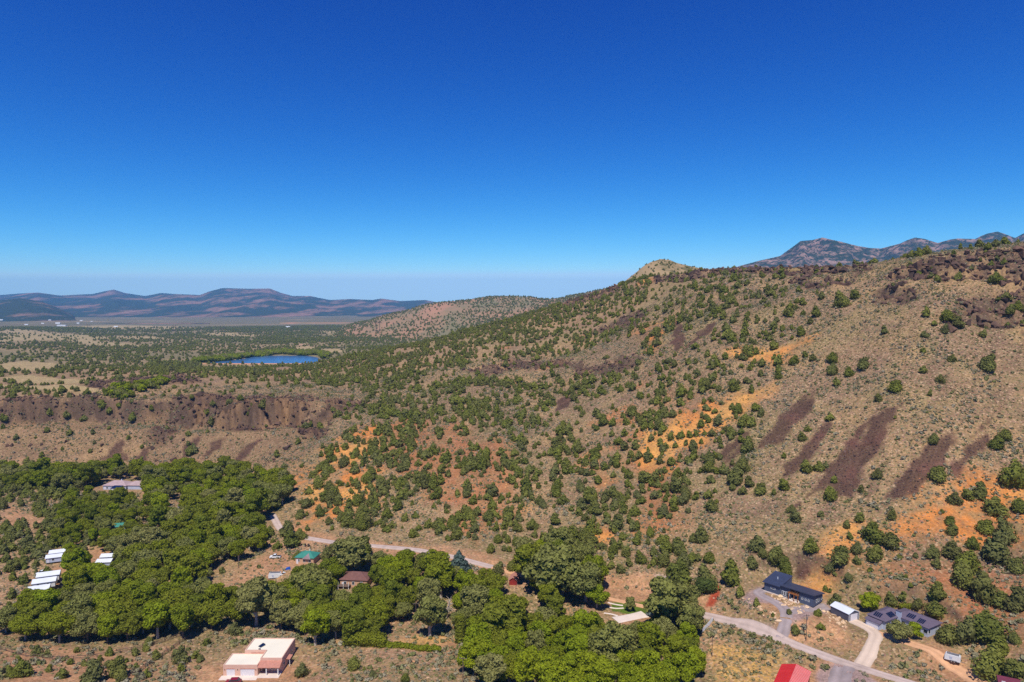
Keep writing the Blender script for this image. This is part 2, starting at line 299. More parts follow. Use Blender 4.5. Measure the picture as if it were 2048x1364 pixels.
# relief
slope_w = sst(6, 22, Z) * (1 - padw) * sst(1, 9, rdist)
fb = fbm(X, Y, 46, 5, 31, .55)
Z = Z + slope_w * fb * 3.2 * sst(160, 420, RR) * (1 - sst(1300, 2500, RR))
gl1 = fbm(X * .93 + Y * .36, (Y * .93 - X * .36) * .33, 13, 3, 41)
Z = Z + slope_w * gl1 * 1.3 * (1 - sst(700, 1200, RR)) * (1 - M_rock)
Z = Z + fbm(X, Y, 5, 2, 43) * .22 * (1 - padw) * sst(.5, 3, rdist) * (RR < 900)
zz = Z + fbm(X, Y, 18, 3, 47) * 5.0; st = 6.5; fq = zz / st - np.floor(zz / st)
st = np.where(X > 120, 9.0, 5.5); fq = zz / st - np.floor(zz / st); ter = (np.floor(zz / st) + sst(.55, .8, fq)) * st - (zz - Z) - Z
blk = (vnoise(X / 4.2, Y / 5.5, 51) - .5) * 2.4 + (vnoise(X / 2.0 + 5, Y / 2.6, 52) - .5) * 1.6 + np.round(vnoise(X / 6.0, Y / 7.0, 53) * 4) * .8 - 1.6
Z = Z + M_rock * (ter * .9 + blk) * (RR < 1100)
# the basalt rim of the canyon: the slope stands up into a broken wall
M_rim = mask([[(-40,772),(200,776),(400,778),(660,772),(690,800),(650,850),(420,880),(200,868),(-40,868)]], 16, 6, 20, 27) * (RR < 900)
zr = Z + fbm(X, Y, 26, 4, 141) * 4.5; tt_ = np.clip((zr - 22) / 22, 0, 1); tt2 = np.clip(.5 + (tt_ - .5) * (2.2 + 2.2 * vnoise(X / 30, Y / 60, 143)), 0, 1); tt2 = tt2 * tt2 * (3 - 2 * tt2)
Z = Z + M_rim * ((22 + 22 * tt2) - (22 + 22 * tt_)) * .85
Z = fix_ridge(Z)
gr_ = np.gradient(Z, axis=1) / np.gradient(RR, axis=1); ga_ = np.gradient(Z, axis=0) / np.maximum(RR * np.gradient(AZ, axis=0), .01); M_steep = sst(.72, 1.15, np.hypot(gr_, ga_)) * (RR < 1100) * (RR > 200) * (1 - padw) * (Z > 14)
k = sst(3500, 6500, RR); 
Z = Z + (1 - sst(5000, 9000, RR)) * sst(1400, 2400, RR) * fbm(X, Y, 500, 3, 61) * 3.5

# ------------------------------------------------------------------ ground colours (what the soil, rock and grass are, not how they are lit)
def c3(r, g, b):
    f = lambda c: (c / 255 / 12.92) if c / 255 <= .04045 else ((c / 255 + .055) / 1.055) ** 2.4
    return np.array([f(r), f(g), f(b)])
def lay(C, col, m): m = np.clip(m, 0, 1)[..., None]; return C * (1 - m) + np.asarray(col) * m
n1 = fbm(X, Y, 60, 4, 71); n2 = fbm(X, Y, 14, 4, 73); n3 = fbm(X, Y, 3.5, 3, 75); n4 = fbm(X, Y, 170, 3, 77)
u_, v_, f_ = proj(X, Y, Z)
C = np.zeros(X.shape + (3,)) + c3(170, 142, 108)
C = lay(C, c3(146, 128, 94), sst(-.3, .4, n1)); C = lay(C, c3(150, 120, 98), sst(0, .5, n2) * .7)
upper = sst(30, 75, Z); C = lay(C, c3(152, 138, 98), upper * sst(-.2, .45, n2 + n1) * .5)
right = sst(60, 130, X) * sst(8, 18, Z) * (1 - sst(.9, 1.3, Y / (X + 260)))
C = lay(C, c3(138, 112, 95), sst(-.1, .4, fbm(X, Y, 22, 4, 79) + .1) * sst(10, 30, Z) * .7)
ua, ub = X * .8 + Y * .6, -X * .6 + Y * .8; stk = fbm(ub * 4.2, ua * .8, 20, 4, 121)
C = lay(C, c3(112, 88, 76), sst(.05, .5, stk) * sst(14, 30, Z) * (RR < 1100) * (1 - .6 * sst(0, -40, X) * (RR > 560)) * .6)
C = lay(C, c3(124, 100, 82), M_scarp * sst(-.8, .2, fbm(X, Y, 24, 4, 123) + .5 * stk) * .95); C = lay(C, c3(88, 70, 62), M_scarp * sst(.1, .45, fbm(X, Y, 12, 3, 125) + .3 * stk) * .7)
left = sst(-60, -140, X) * (RR > 430) * (RR < 700); C = lay(C, c3(150, 124, 96), left * .5)
C = lay(C, c3(184, 142, 112), M_dirt * .85); 
C = lay(C, c3(200, 160, 124), M_dirt * sst(-.1, .5, n2) * .8)
low = (1 - sst(4, 9, Z)) * (RR > 150) * (RR < 620); C = lay(C, c3(190, 152, 122), low * sst(-.3, .5, n2) * .6)
C = lay(C, c3(174, 112, 80), M_red * (.6 + .4 * n2)); C = lay(C, c3(202, 138, 88), M_orange * sst(-.4, .45, n2 + .6 * n3)); C = lay(C, c3(218, 168, 108), M_orange * sst(-.1, .4, fbm(X, Y, 30, 3, 83)) * .8)
C = lay(C, c3(184, 122, 82), sst(.38, .6, fbm(X, Y, 34, 3, 85)) * sst(15, 25, Z) * (1 - sst(80, 110, Z)) * sst(-60, 20, X) * (1 - sst(80, 120, X)) * .8)
C = lay(C, c3(212, 172, 110), M_yel * sst(-.5, .2, n2) * .9); C = lay(C, c3(162, 84, 66), M_rtrack); C = lay(C, c3(92, 112, 48), M_lawn)
C = lay(C, c3(160, 142, 138), M_grav * .9); C = lay(C, c3(176, 164, 158), M_grey * .8); C = lay(C, c3(188, 170, 128), M_field * .9)
C = lay(C, c3(104, 80, 66), M_rock * sst(-.5, .15, n2 + .3 * n3) * .95); C = lay(C, c3(66, 52, 48), M_rock * sst(-.1, .3, n3 + n2 * .5) * .8)
C = lay(C, c3(104, 88, 76), M_steep * sst(-.6, .3, n2 + n3 * .5)); C = lay(C, c3(70, 56, 49), M_steep * sst(.0, .4, n3 + n2 * .5) * .6)
tb_ = fbm(ub * 1.6, ua * .5, 7, 3, 151); M_talus = np.where(M_talus > .01, sst(.3, .95, M_talus + .75 * tb_), 0); C = lay(C, c3(82, 63, 56), M_talus * .9); C = lay(C, c3(118, 84, 76), M_talus * sst(.1, .6, n2) * .5)
shore = (1 - sst(0, 9, lkd)) * (lkd > 0); C = lay(C, c3(205, 165, 130), shore * .9)
pl = sst(900, 1300, RR) * (1 - M_field); C = lay(C, c3(150, 138, 104), pl * .7); C = lay(C, c3(112, 112, 80), pl * sst(-.1, .25, fbm(X, Y, 330, 4, 87)) * .8)
C = lay(C, c3(92, 96, 72), sst(2600, 3600, RR) * .85 * (1 - M_plain)); C = lay(C, c3(188, 172, 130), M_plain * .85); C = lay(C, c3(108, 108, 84), sst(2500, 4500, RR) * sst(-.05, .2, fbm(X, Y * 2.2, 600, 4, 89)) * (1 - M_plain))
C = lay(C, c3(180, 158, 124), sst(2200, 3500, RR) * sst(.28, .4, fbm(X, Y * 2.5, 420, 3, 91)) * .7)
C *= .93 * (1 + .2 * n3[..., None] * (RR < 900)[..., None])
lum_ = C.mean(-1, keepdims=True); C = (lum_ + (C - lum_) * 1.18) * np.array([1.05, .99, .95]); C = np.clip(C, .01, .8)

# ------------------------------------------------------------------ materials
def newmat(name):
    m = bpy.data.materials.new(name); m.use_nodes = True; nt = m.node_tree; b = nt.nodes['Principled BSDF']; return m, nt, b
def nd(nt, t, **kw):
    n = nt.nodes.new(t)
    for k_, v_ in kw.items(): setattr(n, k_, v_)
    return n
def noise_mix(nt, base_sock, scale, lo, hi, detail=4, coord='Object', rough=.6):
    """multiply a colour by a noise between lo and hi"""
    tc = nd(nt, 'ShaderNodeTexCoord'); nz = nd(nt, 'ShaderNodeTexNoise'); nz.inputs['Scale'].default_value = scale; nz.inputs['Detail'].default_value = detail; nz.inputs['Roughness'].default_value = rough
    mr = nd(nt, 'ShaderNodeMapRange'); mr.inputs[1].default_value = .3; mr.inputs[2].default_value = .7; mr.inputs[3].default_value = lo; mr.inputs[4].default_value = hi
    mx = nd(nt, 'ShaderNodeVectorMath', operation='SCALE')
    nt.links.new(tc.outputs[coord], nz.inputs['Vector']); nt.links.new(nz.outputs['Fac'], mr.inputs[0]); nt.links.new(base_sock, mx.inputs[0]); nt.links.new(mr.outputs[0], mx.inputs['Scale'])
    return mx.outputs[0], nz.outputs['Fac']
def mat(name, rgb, rough=.8, metal=0.0, nz=(0.6, .8, 1.15), bump=0.0, bscale=None, spec=.3):
    m, nt, b = newmat(name); c = nd(nt, 'ShaderNodeRGB'); c.outputs[0].default_value = (*rgb, 1)
    s, f = noise_mix(nt, c.outputs[0], nz[0], nz[1], nz[2]); nt.links.new(s, b.inputs['Base Color'])
    b.inputs['Roughness'].default_value = rough; b.inputs['Metallic'].default_value = metal; b.inputs['Specular IOR Level'].default_value = spec
    if bump:
        bp = nd(nt, 'ShaderNodeBump'); bp.inputs['Strength'].default_value = .6; bp.inputs['Distance'].default_value = bump
        tc = nd(nt, 'ShaderNodeTexCoord'); n2_ = nd(nt, 'ShaderNodeTexNoise'); n2_.inputs['Scale'].default_value = bscale or nz[0] * 3; n2_.inputs['Detail'].default_value = 5
        nt.links.new(tc.outputs['Object'], n2_.inputs['Vector']); nt.links.new(n2_.outputs['Fac'], bp.inputs['Height']); nt.links.new(bp.outputs[0], b.inputs['Normal'])
    return m
def ground_material():
    m, nt, b = newmat('ground'); at = nd(nt, 'ShaderNodeVertexColor', layer_name='soil')
    s1, f1 = noise_mix(nt, at.outputs[0], 1.1, .5, 1.42, 6, rough=.75); s2, f2 = noise_mix(nt, s1, .16, .86, 1.12, 4)
    # pale stones and dry tufts
    tc = nd(nt, 'ShaderNodeTexCoord'); vo = nd(nt, 'ShaderNodeTexVoronoi'); vo.inputs['Scale'].default_value = .75; nt.links.new(tc.outputs['Object'], vo.inputs['Vector'])
    mr = nd(nt, 'ShaderNodeMapRange'); mr.inputs[1].default_value = .12; mr.inputs[2].default_value = .28; mr.inputs[3].default_value = .5; mr.inputs[4].default_value = 0; nt.links.new(vo.outputs['Distance'], mr.inputs[0])
    gt = nd(nt, 'ShaderNodeMath', operation='GREATER_THAN'); gt.inputs[1].default_value = .6; sx = nd(nt, 'ShaderNodeSeparateColor'); nt.links.new(vo.outputs['Color'], sx.inputs[0]); nt.links.new(sx.outputs[0], gt.inputs[0])
    mu = nd(nt, 'ShaderNodeMath', operation='MULTIPLY'); nt.links.new(mr.outputs[0], mu.inputs[0]); nt.links.new(gt.outputs[0], mu.inputs[1])
    mx = nd(nt, 'ShaderNodeMix', data_type='RGBA'); nt.links.new(mu.outputs[0], mx.inputs[0]); nt.links.new(s2, mx.inputs[6]); mx.inputs[7].default_value = (*c3(120, 116, 88), 1)
    # small plants, stones and bare spots, each about a pace across
    nw = nd(nt, 'ShaderNodeTexNoise'); nw.inputs['Scale'].default_value = 1.7; nw.inputs['Detail'].default_value = 3; nt.links.new(tc.outputs['Object'], nw.inputs['Vector'])
    wa = nd(nt, 'ShaderNodeVectorMath', operation='MULTIPLY_ADD'); wa.inputs[1].default_value = (.9, .9, .9); nt.links.new(nw.outputs['Color'], wa.inputs[0]); nt.links.new(tc.outputs['Object'], wa.inputs[2])
    v2 = nd(nt, 'ShaderNodeTexVoronoi'); v2.inputs['Scale'].default_value = 1.35; nt.links.new(wa.outputs[0], v2.inputs['Vector']); s2_ = nd(nt, 'ShaderNodeSeparateColor'); nt.links.new(v2.outputs['Color'], s2_.inputs[0])
    cr = nd(nt, 'ShaderNodeValToRGB'); cr.color_ramp.interpolation = 'CONSTANT'; e = cr.color_ramp.elements; pal = [c3(84, 72, 58), c3(124, 122, 86), c3(146, 112, 98), c3(102, 100, 64), c3(200, 168, 132), c3(150, 128, 98)]
    while len(e) < len(pal): e.new(.5)
    for i, c_ in enumerate(pal): e[i].position = i / len(pal); e[i].color = (*c_, 1)
    nt.links.new(s2_.outputs[0], cr.inputs[0]); f0 = nd(nt, 'ShaderNodeMath', operation='MULTIPLY'); f0.inputs[1].default_value = .8; nt.links.new(s2_.outputs[1], f0.inputs[0]); fc = nd(nt, 'ShaderNodeMath', operation='MULTIPLY'); nt.links.new(f0.outputs[0], fc.inputs[0]); nt.links.new(at.outputs['Alpha'], fc.inputs[1])
    m3 = nd(nt, 'ShaderNodeMix', data_type='RGBA'); nt.links.new(fc.outputs[0], m3.inputs[0]); nt.links.new(mx.outputs[2], m3.inputs[6]); nt.links.new(cr.outputs[0], m3.inputs[7])
    nt.links.new(m3.outputs[2], b.inputs['Base Color']); b.inputs['Roughness'].default_value = .95; b.inputs['Specular IOR Level'].default_value = .1
    bp = nd(nt, 'ShaderNodeBump'); bp.inputs['Strength'].default_value = .55; bp.inputs['Distance'].default_value = .5; nt.links.new(f1, bp.inputs['Height'])
    nt.links.new(bp.outputs[0], b.inputs['Normal']); return m
def grid_mesh(name, X, Y, Z, mat_, color=None, wrap=False, parent=None):
    n, m_ = X.shape; co_ = np.stack([X, Y, Z], -1).reshape(-1, 3).astype(np.float32); idx = np.arange(n * m_).reshape(n, m_)
    q = np.stack([idx[:-1, :-1], idx[:-1, 1:], idx[1:, 1:], idx[1:, :-1]], -1).reshape(-1, 4)
    if wrap: q = np.concatenate([q, np.stack([idx[-1, :-1], idx[-1, 1:], idx[0, 1:], idx[0, :-1]], -1).reshape(-1, 4)])
    # every face looks up
    a, b_, c_ = co_[q[:, 0]], co_[q[:, 1]], co_[q[:, 2]]; nz = np.cross(b_ - a, c_ - a)[:, 2]; q[nz < 0] = q[nz < 0][:, ::-1]
    me = bpy.data.meshes.new(name); me.vertices.add(len(co_)); me.vertices.foreach_set('co', co_.ravel())
    me.loops.add(q.size); me.loops.foreach_set('vertex_index', q.ravel().astype(np.int32)); me.polygons.add(len(q)); me.polygons.foreach_set('loop_start', np.arange(0, q.size, 4, dtype=np.int32))
    me.update(calc_edges=True); me.polygons.foreach_set('use_smooth', np.ones(len(q), bool)); me.materials.append(mat_)
    if color is not None:
        ca = me.color_attributes.new('soil', 'FLOAT_COLOR', 'POINT'); rgba = np.ones((len(co_), 4), np.float32); rgba[:, :color.shape[-1]] = color.reshape(-1, color.shape[-1]); ca.data.foreach_set('color', rgba.ravel())
    o = bpy.data.objects.new(name, me); COL.objects.link(o)
    if parent: o.parent = parent
    return o
azw = np.append(azs[:-1], 0)
COVER = np.clip(1 - .85 * M_talus - .75 * M_orange - .6 * np.maximum(M_rock, M_steep) - .5 * M_red - .9 * M_rtrack - .8 * M_lawn - .8 * M_grav - .4 * M_dirt - .4 * M_scarp, .1, 1)
tg = grid_mesh('terrain', X, Y, Z, ground_material(), np.concatenate([C, COVER[..., None]], -1)); tg['kind'] = 'structure'; tg['label'] = 'canyon floor, juniper hillside and far plain of dry soil'

# roads: strips laid on the ground
def strip(name, q, hw, m, lift=.10, wob=.35, wear=True):
    t = np.gradient(q, axis=0); t /= np.hypot(t[:, 0], t[:, 1])[:, None] + 1e-9; nrm = np.stack([-t[:, 1], t[:, 0]], -1)
    offs = np.linspace(-1, 1, 9); wv = 1 + wob * .4 * fbm(np.arange(len(q)) * 1.0, np.zeros(len(q)), 7, 2, len(name))
    XX = q[:, None, 0] + nrm[:, None, 0] * offs * (hw * wv)[:, None]; YY = q[:, None, 1] + nrm[:, None, 1] * offs * (hw * wv)[:, None]
    ZZ = height(XX, YY) + lift; ZZ[:, 0] -= lift * 1.6; ZZ[:, -1] -= lift * 1.6
    prof_ = np.array([.78, .92, 1.08, 1.02, .9, 1.02, 1.08, .92, .78]); cc = prof_[None] * (1 + .12 * fbm(XX, YY, 6, 3, 131)); o = grid_mesh(name, XX, YY, ZZ, m, np.repeat(cc[..., None], 3, -1)); o['kind'] = 'structure'; return o
def road_mat(*a, **k):
    m = mat(*a, **k); nt = m.node_tree; b = nt.nodes['Principled BSDF']; src = b.inputs['Base Color'].links[0].from_socket; at = nd(nt, 'ShaderNodeVertexColor', layer_name='soil'); mu = nd(nt, 'ShaderNodeVectorMath', operation='MULTIPLY')
    nt.links.new(src, mu.inputs[0]); nt.links.new(at.outputs[0], mu.inputs[1]); nt.links.new(mu.outputs[0], b.inputs['Base Color']); return m
gravel = road_mat('road gravel', c3(190, 168, 154), .95, nz=(.35, .85, 1.12), bump=.05, bscale=2.5)
dgravel = road_mat('drive gravel', c3(160, 144, 140), .95, nz=(.3, .8, 1.12), bump=.05, bscale=2.5)
concrete = road_mat('concrete', c3(212, 188, 165), .85, nz=(.3, .9, 1.08)); dirtm = road_mat('track dirt', c3(214, 164, 122), .95, nz=(.4, .85, 1.12), bump=.05)
for k_, (nm, m_) in enumerate((('driveway', dgravel), ('driveway_spur', dgravel), ('barn_driveway', dgravel), ('dirt_track', dirtm), ('concrete_driveway', concrete), ('road.001', gravel), ('creek_track', dirtm), ('road', gravel))):
    q, hw = road_lines[nm]; strip(nm, q, hw, m_, .10 + .02 * k_)

# the reservoir
def poly_obj(name, pts, m, z=None, kind=None):
    me = bpy.data.meshes.new(name); me.from_pydata([(x, y, z if z is not None else zz_) for x, y, *r in pts for zz_ in [r[0] if r else z]], [], [list(range(len(pts)))]); me.materials.append(m)
    o = bpy.data.objects.new(name, me); COL.objects.link(o)
    if kind: o['kind'] = kind
    return o
wm, nt, b = newmat('water'); b.inputs['Base Color'].default_value = (.055, .14, .29, 1); b.inputs['Roughness'].default_value = .22; b.inputs['IOR'].default_value = 1.33
tc = nd(nt, 'ShaderNodeTexCoord'); nz_ = nd(nt, 'ShaderNodeTexNoise'); nz_.inputs['Scale'].default_value = .35; nz_.inputs['Detail'].default_value = 3; bp = nd(nt, 'ShaderNodeBump'); bp.inputs['Strength'].default_value = .35; bp.inputs['Distance'].default_value = .5
nt.links.new(tc.outputs['Object'], nz_.inputs['Vector']); nt.links.new(nz_.outputs['Fac'], bp.inputs['Height']); nt.links.new(bp.outputs[0], b.inputs['Normal'])
cx_, cy_0 = lake_poly.mean(0); lp = [(cx_ + (x - cx_) * 1.06, cy_0 + (y - cy_0) * 1.06) for x, y in lake_poly]
wo = poly_obj('reservoir_water', lp[::-1] , wm, 20.0, 'structure')
# earth dam along the near shore
RANGE = {}
def far_range(name, silh, Yc, foot, base, m, label, rough=.05, wlr=700, back=1.5, seed=0, nr=90, cliff=.0):
    us = [s[0] for s in silh]; A0 = [math.atan2(*PY(u, v, Yc)[:2]) for u, v in silh]; T0 = [(PY(u, v, Yc)[2] - CZ) / math.hypot(*PY(u, v, Yc)[:2]) for u, v in silh]
    aa = np.linspace(A0[0], A0[-1], int((A0[-1] - A0[0]) / R(.075)) + 2); tt = np.interp(aa, A0, T0); rc = Yc / np.cos(aa)
    s = np.concatenate([np.linspace(0, 1, nr), np.linspace(1, 2, nr // 3)[1:]])
    AA, SS = np.meshgrid(aa, s, indexing='ij'); r = np.where(SS <= 1, foot / np.cos(AA) * (rc[:, None] * np.cos(AA) / foot) ** np.clip(SS, 0, 1), rc[:, None] * (1 + (back - 1) * (SS - 1)))
    hc = CZ + rc * tt; prof = np.where(SS <= 1, sst(0, 1.15, SS) ** 1.15 / sst(0, 1.15, 1.0) ** 1.15, 1 - sst(1, 2, SS))
    XX, YY = np.sin(AA) * r, np.cos(AA) * r
    ZZ = base + (hc[:, None] - base) * prof
    rg = ridged(XX, YY * .4, wlr, 5, seed, .6) - .5; ZZ = ZZ + rg * (hc[:, None] - base) * rough * np.minimum(SS * 3, 1) * np.where(SS > 1, .5, 1)
    for _ in range(2):
        cur = ((ZZ - CZ) / r).max(1); ZZ = ZZ + ((tt - cur)[:, None] * r) * sst(.3, .95, SS) * (1 - sst(1.3, 2, SS))
    RANGE[name] = (XX, YY, ZZ, SS); ZZ = np.where(SS == 0, base - 30, ZZ); o = grid_mesh(name, XX, YY, ZZ, m); o['kind'] = 'structure'; o['label'] = label; return o
def hill_material(name, veg, rock, rock2, sc, thr, spots=0.0, spotsc=.12, bumpd=20, blend=.12):
    m, nt, b = newmat(name); tc = nd(nt, 'ShaderNodeTexCoord')
    n1_ = nd(nt, 'ShaderNodeTexNoise'); n1_.inputs['Scale'].default_value = sc; n1_.inputs['Detail'].default_value = 8; n1_.inputs['Roughness'].default_value = .68; mpp = nd(nt, 'ShaderNodeMapping'); mpp.inputs['Scale'].default_value = (1, .35, 1.5); nt.links.new(tc.outputs['Object'], mpp.inputs['Vector']); nt.links.new(mpp.outputs[0], n1_.inputs['Vector'])
    mr = nd(nt, 'ShaderNodeMapRange'); mr.inputs[1].default_value = thr - blend / 2; mr.inputs[2].default_value = thr + blend / 2; nt.links.new(n1_.outputs['Fac'], mr.inputs[0])
    n2_ = nd(nt, 'ShaderNodeTexNoise'); n2_.inputs['Scale'].default_value = sc * 4.3; n2_.inputs['Detail'].default_value = 4; nt.links.new(tc.outputs['Object'], n2_.inputs['Vector'])
    r12 = nd(nt, 'ShaderNodeMix', data_type='RGBA'); r12.inputs[6].default_value = (*rock, 1); r12.inputs[7].default_value = (*rock2, 1); nt.links.new(n2_.outputs['Fac'], r12.inputs[0])
    mx = nd(nt, 'ShaderNodeMix', data_type='RGBA'); mx.inputs[6].default_value = (*veg, 1); nt.links.new(mr.outputs[0], mx.inputs[0]); nt.links.new(r12.outputs[2], mx.inputs[7]); out = mx.outputs[2]
    if spots:
        vo = nd(nt, 'ShaderNodeTexVoronoi'); vo.inputs['Scale'].default_value = spotsc; nt.links.new(tc.outputs['Object'], vo.inputs['Vector'])
        ms = nd(nt, 'ShaderNodeMapRange'); ms.inputs[1].default_value = spots; ms.inputs[2].default_value = spots + .08; ms.inputs[3].default_value = 1; ms.inputs[4].default_value = 0; nt.links.new(vo.outputs['Distance'], ms.inputs[0])
        m2 = nd(nt, 'ShaderNodeMix', data_type='RGBA'); nt.links.new(ms.outputs[0], m2.inputs[0]); nt.links.new(out, m2.inputs[6]); m2.inputs[7].default_value = (*veg, 1); out = m2.outputs[2]
    nt.links.new(out, b.inputs['Base Color']); b.inputs['Roughness'].default_value = 1; b.inputs['Specular IOR Level'].default_value = 0
    bp = nd(nt, 'ShaderNodeBump'); bp.inputs['Strength'].default_value = .8; bp.inputs['Distance'].default_value = bumpd; nt.links.new(n1_.outputs['Fac'], bp.inputs['Height']); nt.links.new(bp.outputs[0], b.inputs['Normal']); return m
mt_far = hill_material('far mountain', c3(66, 74, 62), c3(190, 140, 116), c3(132, 108, 94), .0028, .545, bumpd=220)
mt_gran = hill_material('granite', c3(58, 66, 50), c3(190, 152, 132), c3(146, 118, 106), .011, .52, .36, .03, bumpd=60)
mt_mid = hill_material('red hill', c3(128, 120, 88), c3(190, 138, 106), c3(160, 124, 98), .006, .5, .0, bumpd=8, blend=.25)
mt_knob = hill_material('tawny hill', c3(84, 84, 50), c3(176, 150, 108), c3(150, 126, 96), .02, .42, .0, .1, bumpd=3)
far_range('mountains', [(-300,600),(-150,585),(0,590),(40,587),(75,585),(120,591),(160,589),(185,588),(207,583),(228,579),(250,586),(290,592),(322,586),(350,588),(400,590),(418,583),(445,576),(500,577.5),(540,577),(560,585),(585,592),(620,592),(660,600),(700,598),(745,600),(762,597),(800,602),(850,600),(872,604),(950,612),(1050,625)], 12000, 6500, 0, mt_far,
          'long blue range of flat topped mountains on the horizon', .55, 1700, seed=3, nr=110)
far_range('foothills', [(-260,640),(-120,612),(0,601),(40,596),(85,603),(130,622),(175,640),(230,650),(300,656),(420,659)], 6200, 4300, 5, mt_far, 'dark wooded foothill in front of the range', .22, 900, seed=9, nr=60)
far_range('foothill', [(250,661),(330,652),(380,642),(425,636),(470,640),(520,648),(600,650),(700,648),(800,646),(860,652)], 7800, 5200, 0, mt_far, 'low wooded rise below the flat topped mountain', .22, 900, seed=19, nr=50)
far_range('hills', [(560,668),(640,655),(700,646),(740,640),(775,628),(810,622),(850,609),(870,606),(930,600),(975,594),(1010,591.5),(1060,594),(1090,598),(1120,597),(1140,591),(1180,584),(1230,572),(1270,560),(1330,556),(1420,560)], 2900, 1750, 12, mt_mid,
          'reddish juniper dotted hill behind the main slope', .16, 330, seed=5, nr=90)
far_range('hilltop', [(1120,615),(1180,592),(1210,579),(1250,562),(1272,545),(1286,533),(1302,524),(1321,518),(1340,520),(1354,526),(1375,531),(1393,535),(1440,541),(1500,548)], 1350, 1020, 100, mt_knob, 'tawny rounded hilltop rising behind the mesa edge', .05, 60, seed=6, nr=50)
far_range('granite_mountains', [(1420,548),(1475,533),(1520,521),(1560,512),(1585,494),(1601,482),(1625,480),(1645,475),(1665,480),(1680,483),(1715,492),(1740,496),(1762,497),(1800,487),(1815,480),(1830,475),(1850,478),(1875,486),(1900,479),(1915,477),(1950,478),(1962,472),(1975,467),(1995,463),(2015,470),(2030,476),(2048,466),(2100,470),(2250,480),(2400,520)], 5200, 3600, 150, mt_gran,
          'bare pinkish granite peaks beyond the mesa', .42, 420, seed=8, nr=90)
# ------------------------------------------------------------------ air
hz = bpy.data.meshes.new('haze'); bmh = bmesh.new(); bmesh.ops.create_cube(bmh, size=1); bmh.to_mesh(hz); bmh.free()
ho = bpy.data.objects.new('haze', hz); COL.objects.link(ho); ho.scale = (36000, 36000, 860); ho.location = (0, 0, 860 / 2 - 60); ho['kind'] = 'stuff'
hm = bpy.data.materials.new('air'); hm.use_nodes = True; hn = hm.node_tree; hn.nodes.remove(hn.nodes['Principled BSDF'])
pv = hn.nodes.new('ShaderNodeVolumePrincipled'); pv.inputs['Color'].default_value = (.20, .55, 1.0, 1); pv.inputs['Density'].default_value = 5.6e-5; pv.inputs['Anisotropy'].default_value = .0
hn.links.new(pv.outputs[0], hn.nodes['Material Output'].inputs['Volume']); hz.materials.append(hm)

# ------------------------------------------------------------------ plants: prototypes
def raw_mesh(name, V, Fq, mats, midx=None, smooth=False):
    V = np.asarray(V, np.float32); me = bpy.data.meshes.new(name); me.vertices.add(len(V)); me.vertices.foreach_set('co', V.ravel())
    tot = sum(a.size for a in Fq); me.loops.add(tot); me.loops.foreach_set('vertex_index', np.concatenate([a.ravel() for a in Fq]).astype(np.int32))
    st = []; p = 0
    for a in Fq:
        st.append(p + np.arange(len(a)) * a.shape[1]); p += a.size
    st = np.concatenate(st).astype(np.int32); me.polygons.add(len(st)); me.polygons.foreach_set('loop_start', st)
    if midx is not None: me.polygons.foreach_set('material_index', np.asarray(midx, np.int32))
    me.update(calc_edges=True)
    if smooth: me.polygons.foreach_set('use_smooth', np.ones(len(st), bool))
    for m in mats: me.materials.append(m)
    return me
def unit(n, g): v = g.normal(size=(n, 3)); return v / np.linalg.norm(v, axis=1)[:, None]
def icos(sub=1):
    b = bmesh.new(); bmesh.ops.create_icosphere(b, subdivisions=sub, radius=1); b.verts.ensure_lookup_table()
    v = np.array([x.co[:] for x in b.verts]); f = np.array([[q.index for q in x.verts] for x in b.faces]); b.free(); return v, f
ICO1, ICO2 = icos(1), icos(2)
def crown(name, lobes, nleaf, size, m, seed, core=.74, spread=.65, up=0.15, coresub=1, aspect=1.0):
    g = np.random.default_rng(seed); c = np.array([l[0] for l in lobes], float); r = np.array([l[1] for l in lobes], float)
    wgt = (r[:, 0] * r[:, 2]) ** 1.0; wgt /= wgt.sum(); k = g.choice(len(lobes), int(nleaf * 1.6), p=wgt); d = unit(len(k), g); d[:, 2] += .12; d /= np.linalg.norm(d, axis=1)[:, None]
    P_ = c[k] + d * r[k] * g.uniform(.78, 1.1, (len(k), 1)); ins = np.zeros(len(k), bool)
    for j in range(len(c)):
        q = ((P_ - c[j]) / r[j]); ins |= ((q ** 2).sum(1) < .62) & (k != j)
    P_ = P_[~ins][:nleaf]; d = d[~ins][:nleaf]; n = len(P_)
    nrm = d + unit(n, g) * spread; nrm[:, 2] += up; nrm /= np.linalg.norm(nrm, axis=1)[:, None]
    t = np.cross(nrm, unit(n, g)); t /= np.linalg.norm(t, axis=1)[:, None]; b_ = np.cross(nrm, t); s = size * g.uniform(.6, 1.35, (n, 1)) * .5
    V = np.stack([P_ - t * s - b_ * s * aspect, P_ + t * s * .8 - b_ * s * .7 * aspect, P_ + t * s + b_ * s * aspect, P_ - t * s * .7 + b_ * s * .9 * aspect], 1).reshape(-1, 3); Q = np.arange(n * 4).reshape(n, 4)
    Vs, Fs = [V], [Q]; off = len(V); iv, if_ = ICO2 if coresub == 2 else ICO1; tr = []
    if core:
        for j in range(len(c)):
            nn = 1 + .25 * g.normal(size=(len(iv), 1)).clip(-1, 1); Vs.append(c[j] + iv * r[j] * core * nn); tr.append(if_ + off); off += len(iv)
        Fs.append(np.concatenate(tr))
    V = np.concatenate(Vs); V[:, 2] = np.maximum(V[:, 2], .03)
    return raw_mesh(name, V, Fs, [m])
